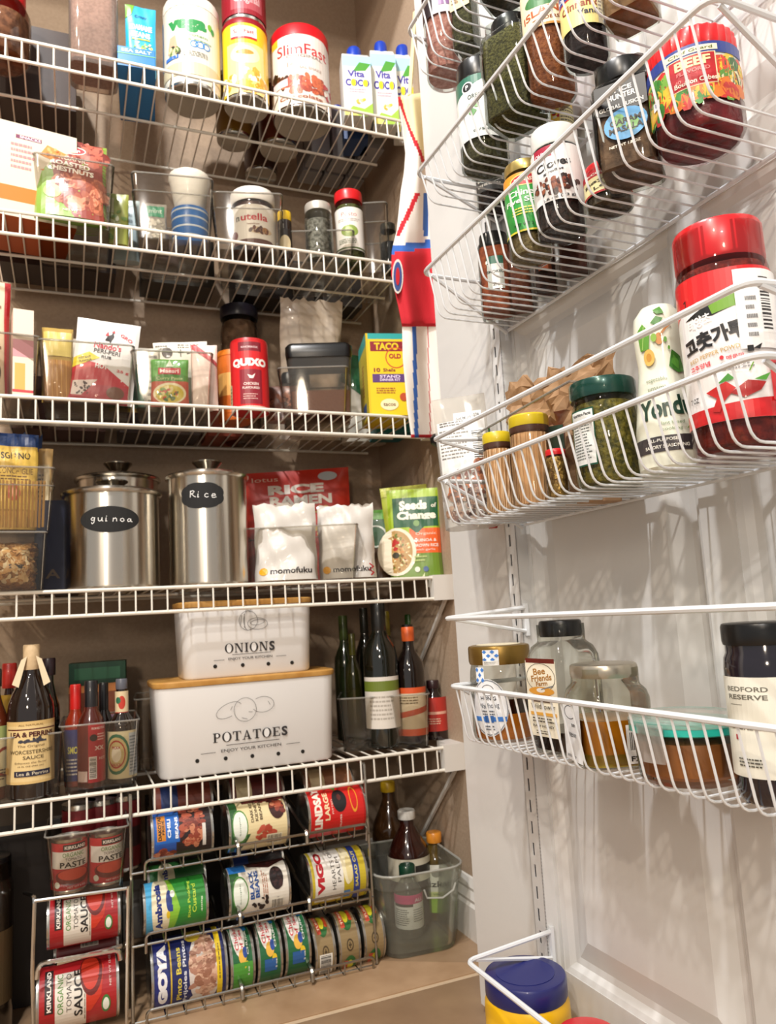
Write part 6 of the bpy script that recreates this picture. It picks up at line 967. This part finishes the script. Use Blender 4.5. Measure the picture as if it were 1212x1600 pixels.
sauce('brown bottle with a white cap standing up out of the cloudy bin', spotb(606, 672, 1262, .006, Y=1.375), mat('#2c100a', .12, coat=.7), '#dcdad4', (.92, 1, .42), [L_(.40, .60, 80, [('r', 0, 0, 1, 1, '#cfc8b4'), ('r', .6, .3, 1, .7, '#2a2420')])], prof=PETB)
sauce('bottle with a yellow cap behind the white-capped one', spotb(582, 638, 1219, .001, Y=1.478), mat('#3a2412', .12, coat=.7), '#c9a41e', (.92, 1, .42), prof=PETB)
sauce('golden bottle with an orange cap in the cloudy bin', spotb(656, 706, 1297, .006, Y=1.37), clear('#f0e0b8', .05, 1, .1, '#c9a040'), '#d88a2a', (.88, 1, .48), [L_(.10, .66, 84, [('r', 0, 0, 1, 1, '#dcdcd0'), ('r', 0, 0, 1, .34, '#8ab52c'), ('r', 0, .34, 1, .44, '#c9d08a'), ('e', .5, .82, .1, .08, '#8a8a80'), ('t', 'mizkan', .5, .60, .7, .13, '#3a3c3a', 0, 1), ('t', 'RICE VINEGAR', .5, .39, .6, .04, '#6a8a2a')], 0)], prof=PETB)
sauce('small bottle with a dark green cap and pink-topped label in the cloudy bin', spotb(616, 660, 1348, .006, Y=1.32), clear('#e8ece4', .08, 1, .1), '#123a28', (.84, 1, .58), [L_(.14, .62, 84, [('r', 0, 0, 1, 1, '#e3e0dc'), ('r', 0, .74, 1, 1, '#c9487a'), ('r', .1, .66, .6, .74, '#4a3a3a'), ('l', .1, .1, .5, .6, 8, '#6a6a6a'), ('l', .6, .2, .9, .6, 6, '#8a8a8a'), ('t', 'ALL', .76, .84, .24, .1, '#f0d8e0', 0, 1)], 0)], prof=PETB)

# ---- apron hanging at the corner
ap = thing('apron', 'white apron with a red pocket band and blue stripes, hung beside the shelf ends', 'apron', onY(650, 420, 1.215))
AO = Vector(ap.location)
EL = [(150, 621), (200, 628), (240, 633), (270, 631), (300, 626), (360, 620), (392, 612), (430, 611), (475, 621), (510, 628), (560, 629), (640, 636), (680, 642)]
ER = [(150, 662), (300, 672), (400, 676), (520, 682), (600, 690), (684, 700)]
def itp(T_, y):
    for (a, b_), (c, d) in zip(T_, T_[1:]):
        if a <= y <= c: return b_+(d-b_)*(y-a)/(c-a)
    return T_[0][1] if y < T_[0][0] else T_[-1][1]
CLO = {k: mat(c, .85, bump=.2, scale=700) for k, c in dict(w='#e6e0d8', c='#eadfae', r='#c01c2a', b='#2f5fae', p='#b82030').items()}
NU, NV = 44, 110; vs = []
for j in range(NV+1):
    py = 152+(684-152)*j/NV
    for i in range(NU+1):
        u = i/NU; px = itp(EL, py)+(itp(ER, py)+12-itp(EL, py))*u
        fold = .010*sin(u*8+py*.006)+.002*sin(u*17-py*.012)-(.010*min(1, (py-384)/12)*min(1, max(0, (512-py)/8)) if 384 < py < 512 else 0)
        P = onY(px, py-(10*u if j == 0 else 0), 1.215+fold+.02*u); vs.append(P-AO)
ab = MB(); groups = {}
for j in range(NV):
    py = 152+532*(j+.5)/NV
    for i in range(NU):
        u = (i+.5)/NU; px = itp(EL, py)+(itp(ER, py)+12-itp(EL, py))*u; k = 'w'
        s1 = 626+(py-152)*.30+4*sin(py*.03)               # red piping edging the cream bib
        if py < 262: k = 'r' if abs(px-s1) < 2.6 else ('c' if px > s1 else 'w')
        elif py < 300: k = 'w'
        elif py < 372: k = 'r' if abs(px-(652-(py-302)*.45)) < 3.6 else 'b' if 660 < px < 668 else 'w'
        top = 376+(668-px)*.16
        if top < py < top+12: k = 'b'
        elif top+12 <= py < 512: k = 'r'
        elif py >= 512: k = 'b' if 643+(py-512)*.02 < px < 649+(py-512)*.02 else 'p' if abs(px-(668+(py-512)*.02)) < .8 else 'r' if py > 677 else 'w'
        groups.setdefault(k, []).append((j*(NU+1)+i, j*(NU+1)+i+1, (j+1)*(NU+1)+i+1, (j+1)*(NU+1)+i))
base = len(ab.v); ab.v += [tuple(v) for v in vs]
for k, fs in groups.items():
    q = ab.mi(CLO[k]); ab.f += fs; ab.m += [q]*len(fs)
o = ac_ = ab.build('apron_cloth', ap); o.modifiers.new('s', 'SOLIDIFY').thickness = .0015
for nm, rx, ry, cc, yy in (('badge_edge', 8.5, 27, CLO['w'], 1.1965), ('blue_badge', 6.5, 23, mat('#3a4f8a', .85), 1.1955), ('red_badge_stripe', 3, 14, CLO['r'], 1.1945)):
    pb_ = MB(); pts = [onY(x, y, yy)-AO for x, y in ell(621, 432, rx, ry, n=18)]
    pb_.add([p for p in pts[:-1]], [tuple(range(18))], cc); o = pb_.build(nm, ac_, smooth=False); o.modifiers.new('s', 'SOLIDIFY').thickness = .0008
MB().tube([onY(640, 150, 1.215)-AO, onY(646, 60, 1.25)-AO, onY(648, 20, 1.262)-AO], .004, CLO['c']).build('neck_strap', ap)
hk = thing('wall_hook', 'small metal wall hook holding the apron strap near the top edge', 'hook', onY(648, 14, 1.268))
MB().tube(bend([(.0, 0, 0), (.012, -.006, -.012), (.03, -.006, -.004), (.64-hk.location.x+.016, -.006, .0)], .008), .003, STEEL).build('hook', hk)
mg = thing('dark_clip', 'small black round clip under the apron hem beside the door basket', 'clip', onY(683, 688, 1.20)); MB().lathe([(.004, -.012), (.012, -.006), (.013, .004), (.008, .011), (.002, .013)], BLK, 20).build('clip_body', mg)
P_ = onY(683, 688, 1.20); MB().tube([(0, 0, .010), (.02, .004, .016), (.656-P_.x, .008, .018)], .003, BLK).build('stem', mg)
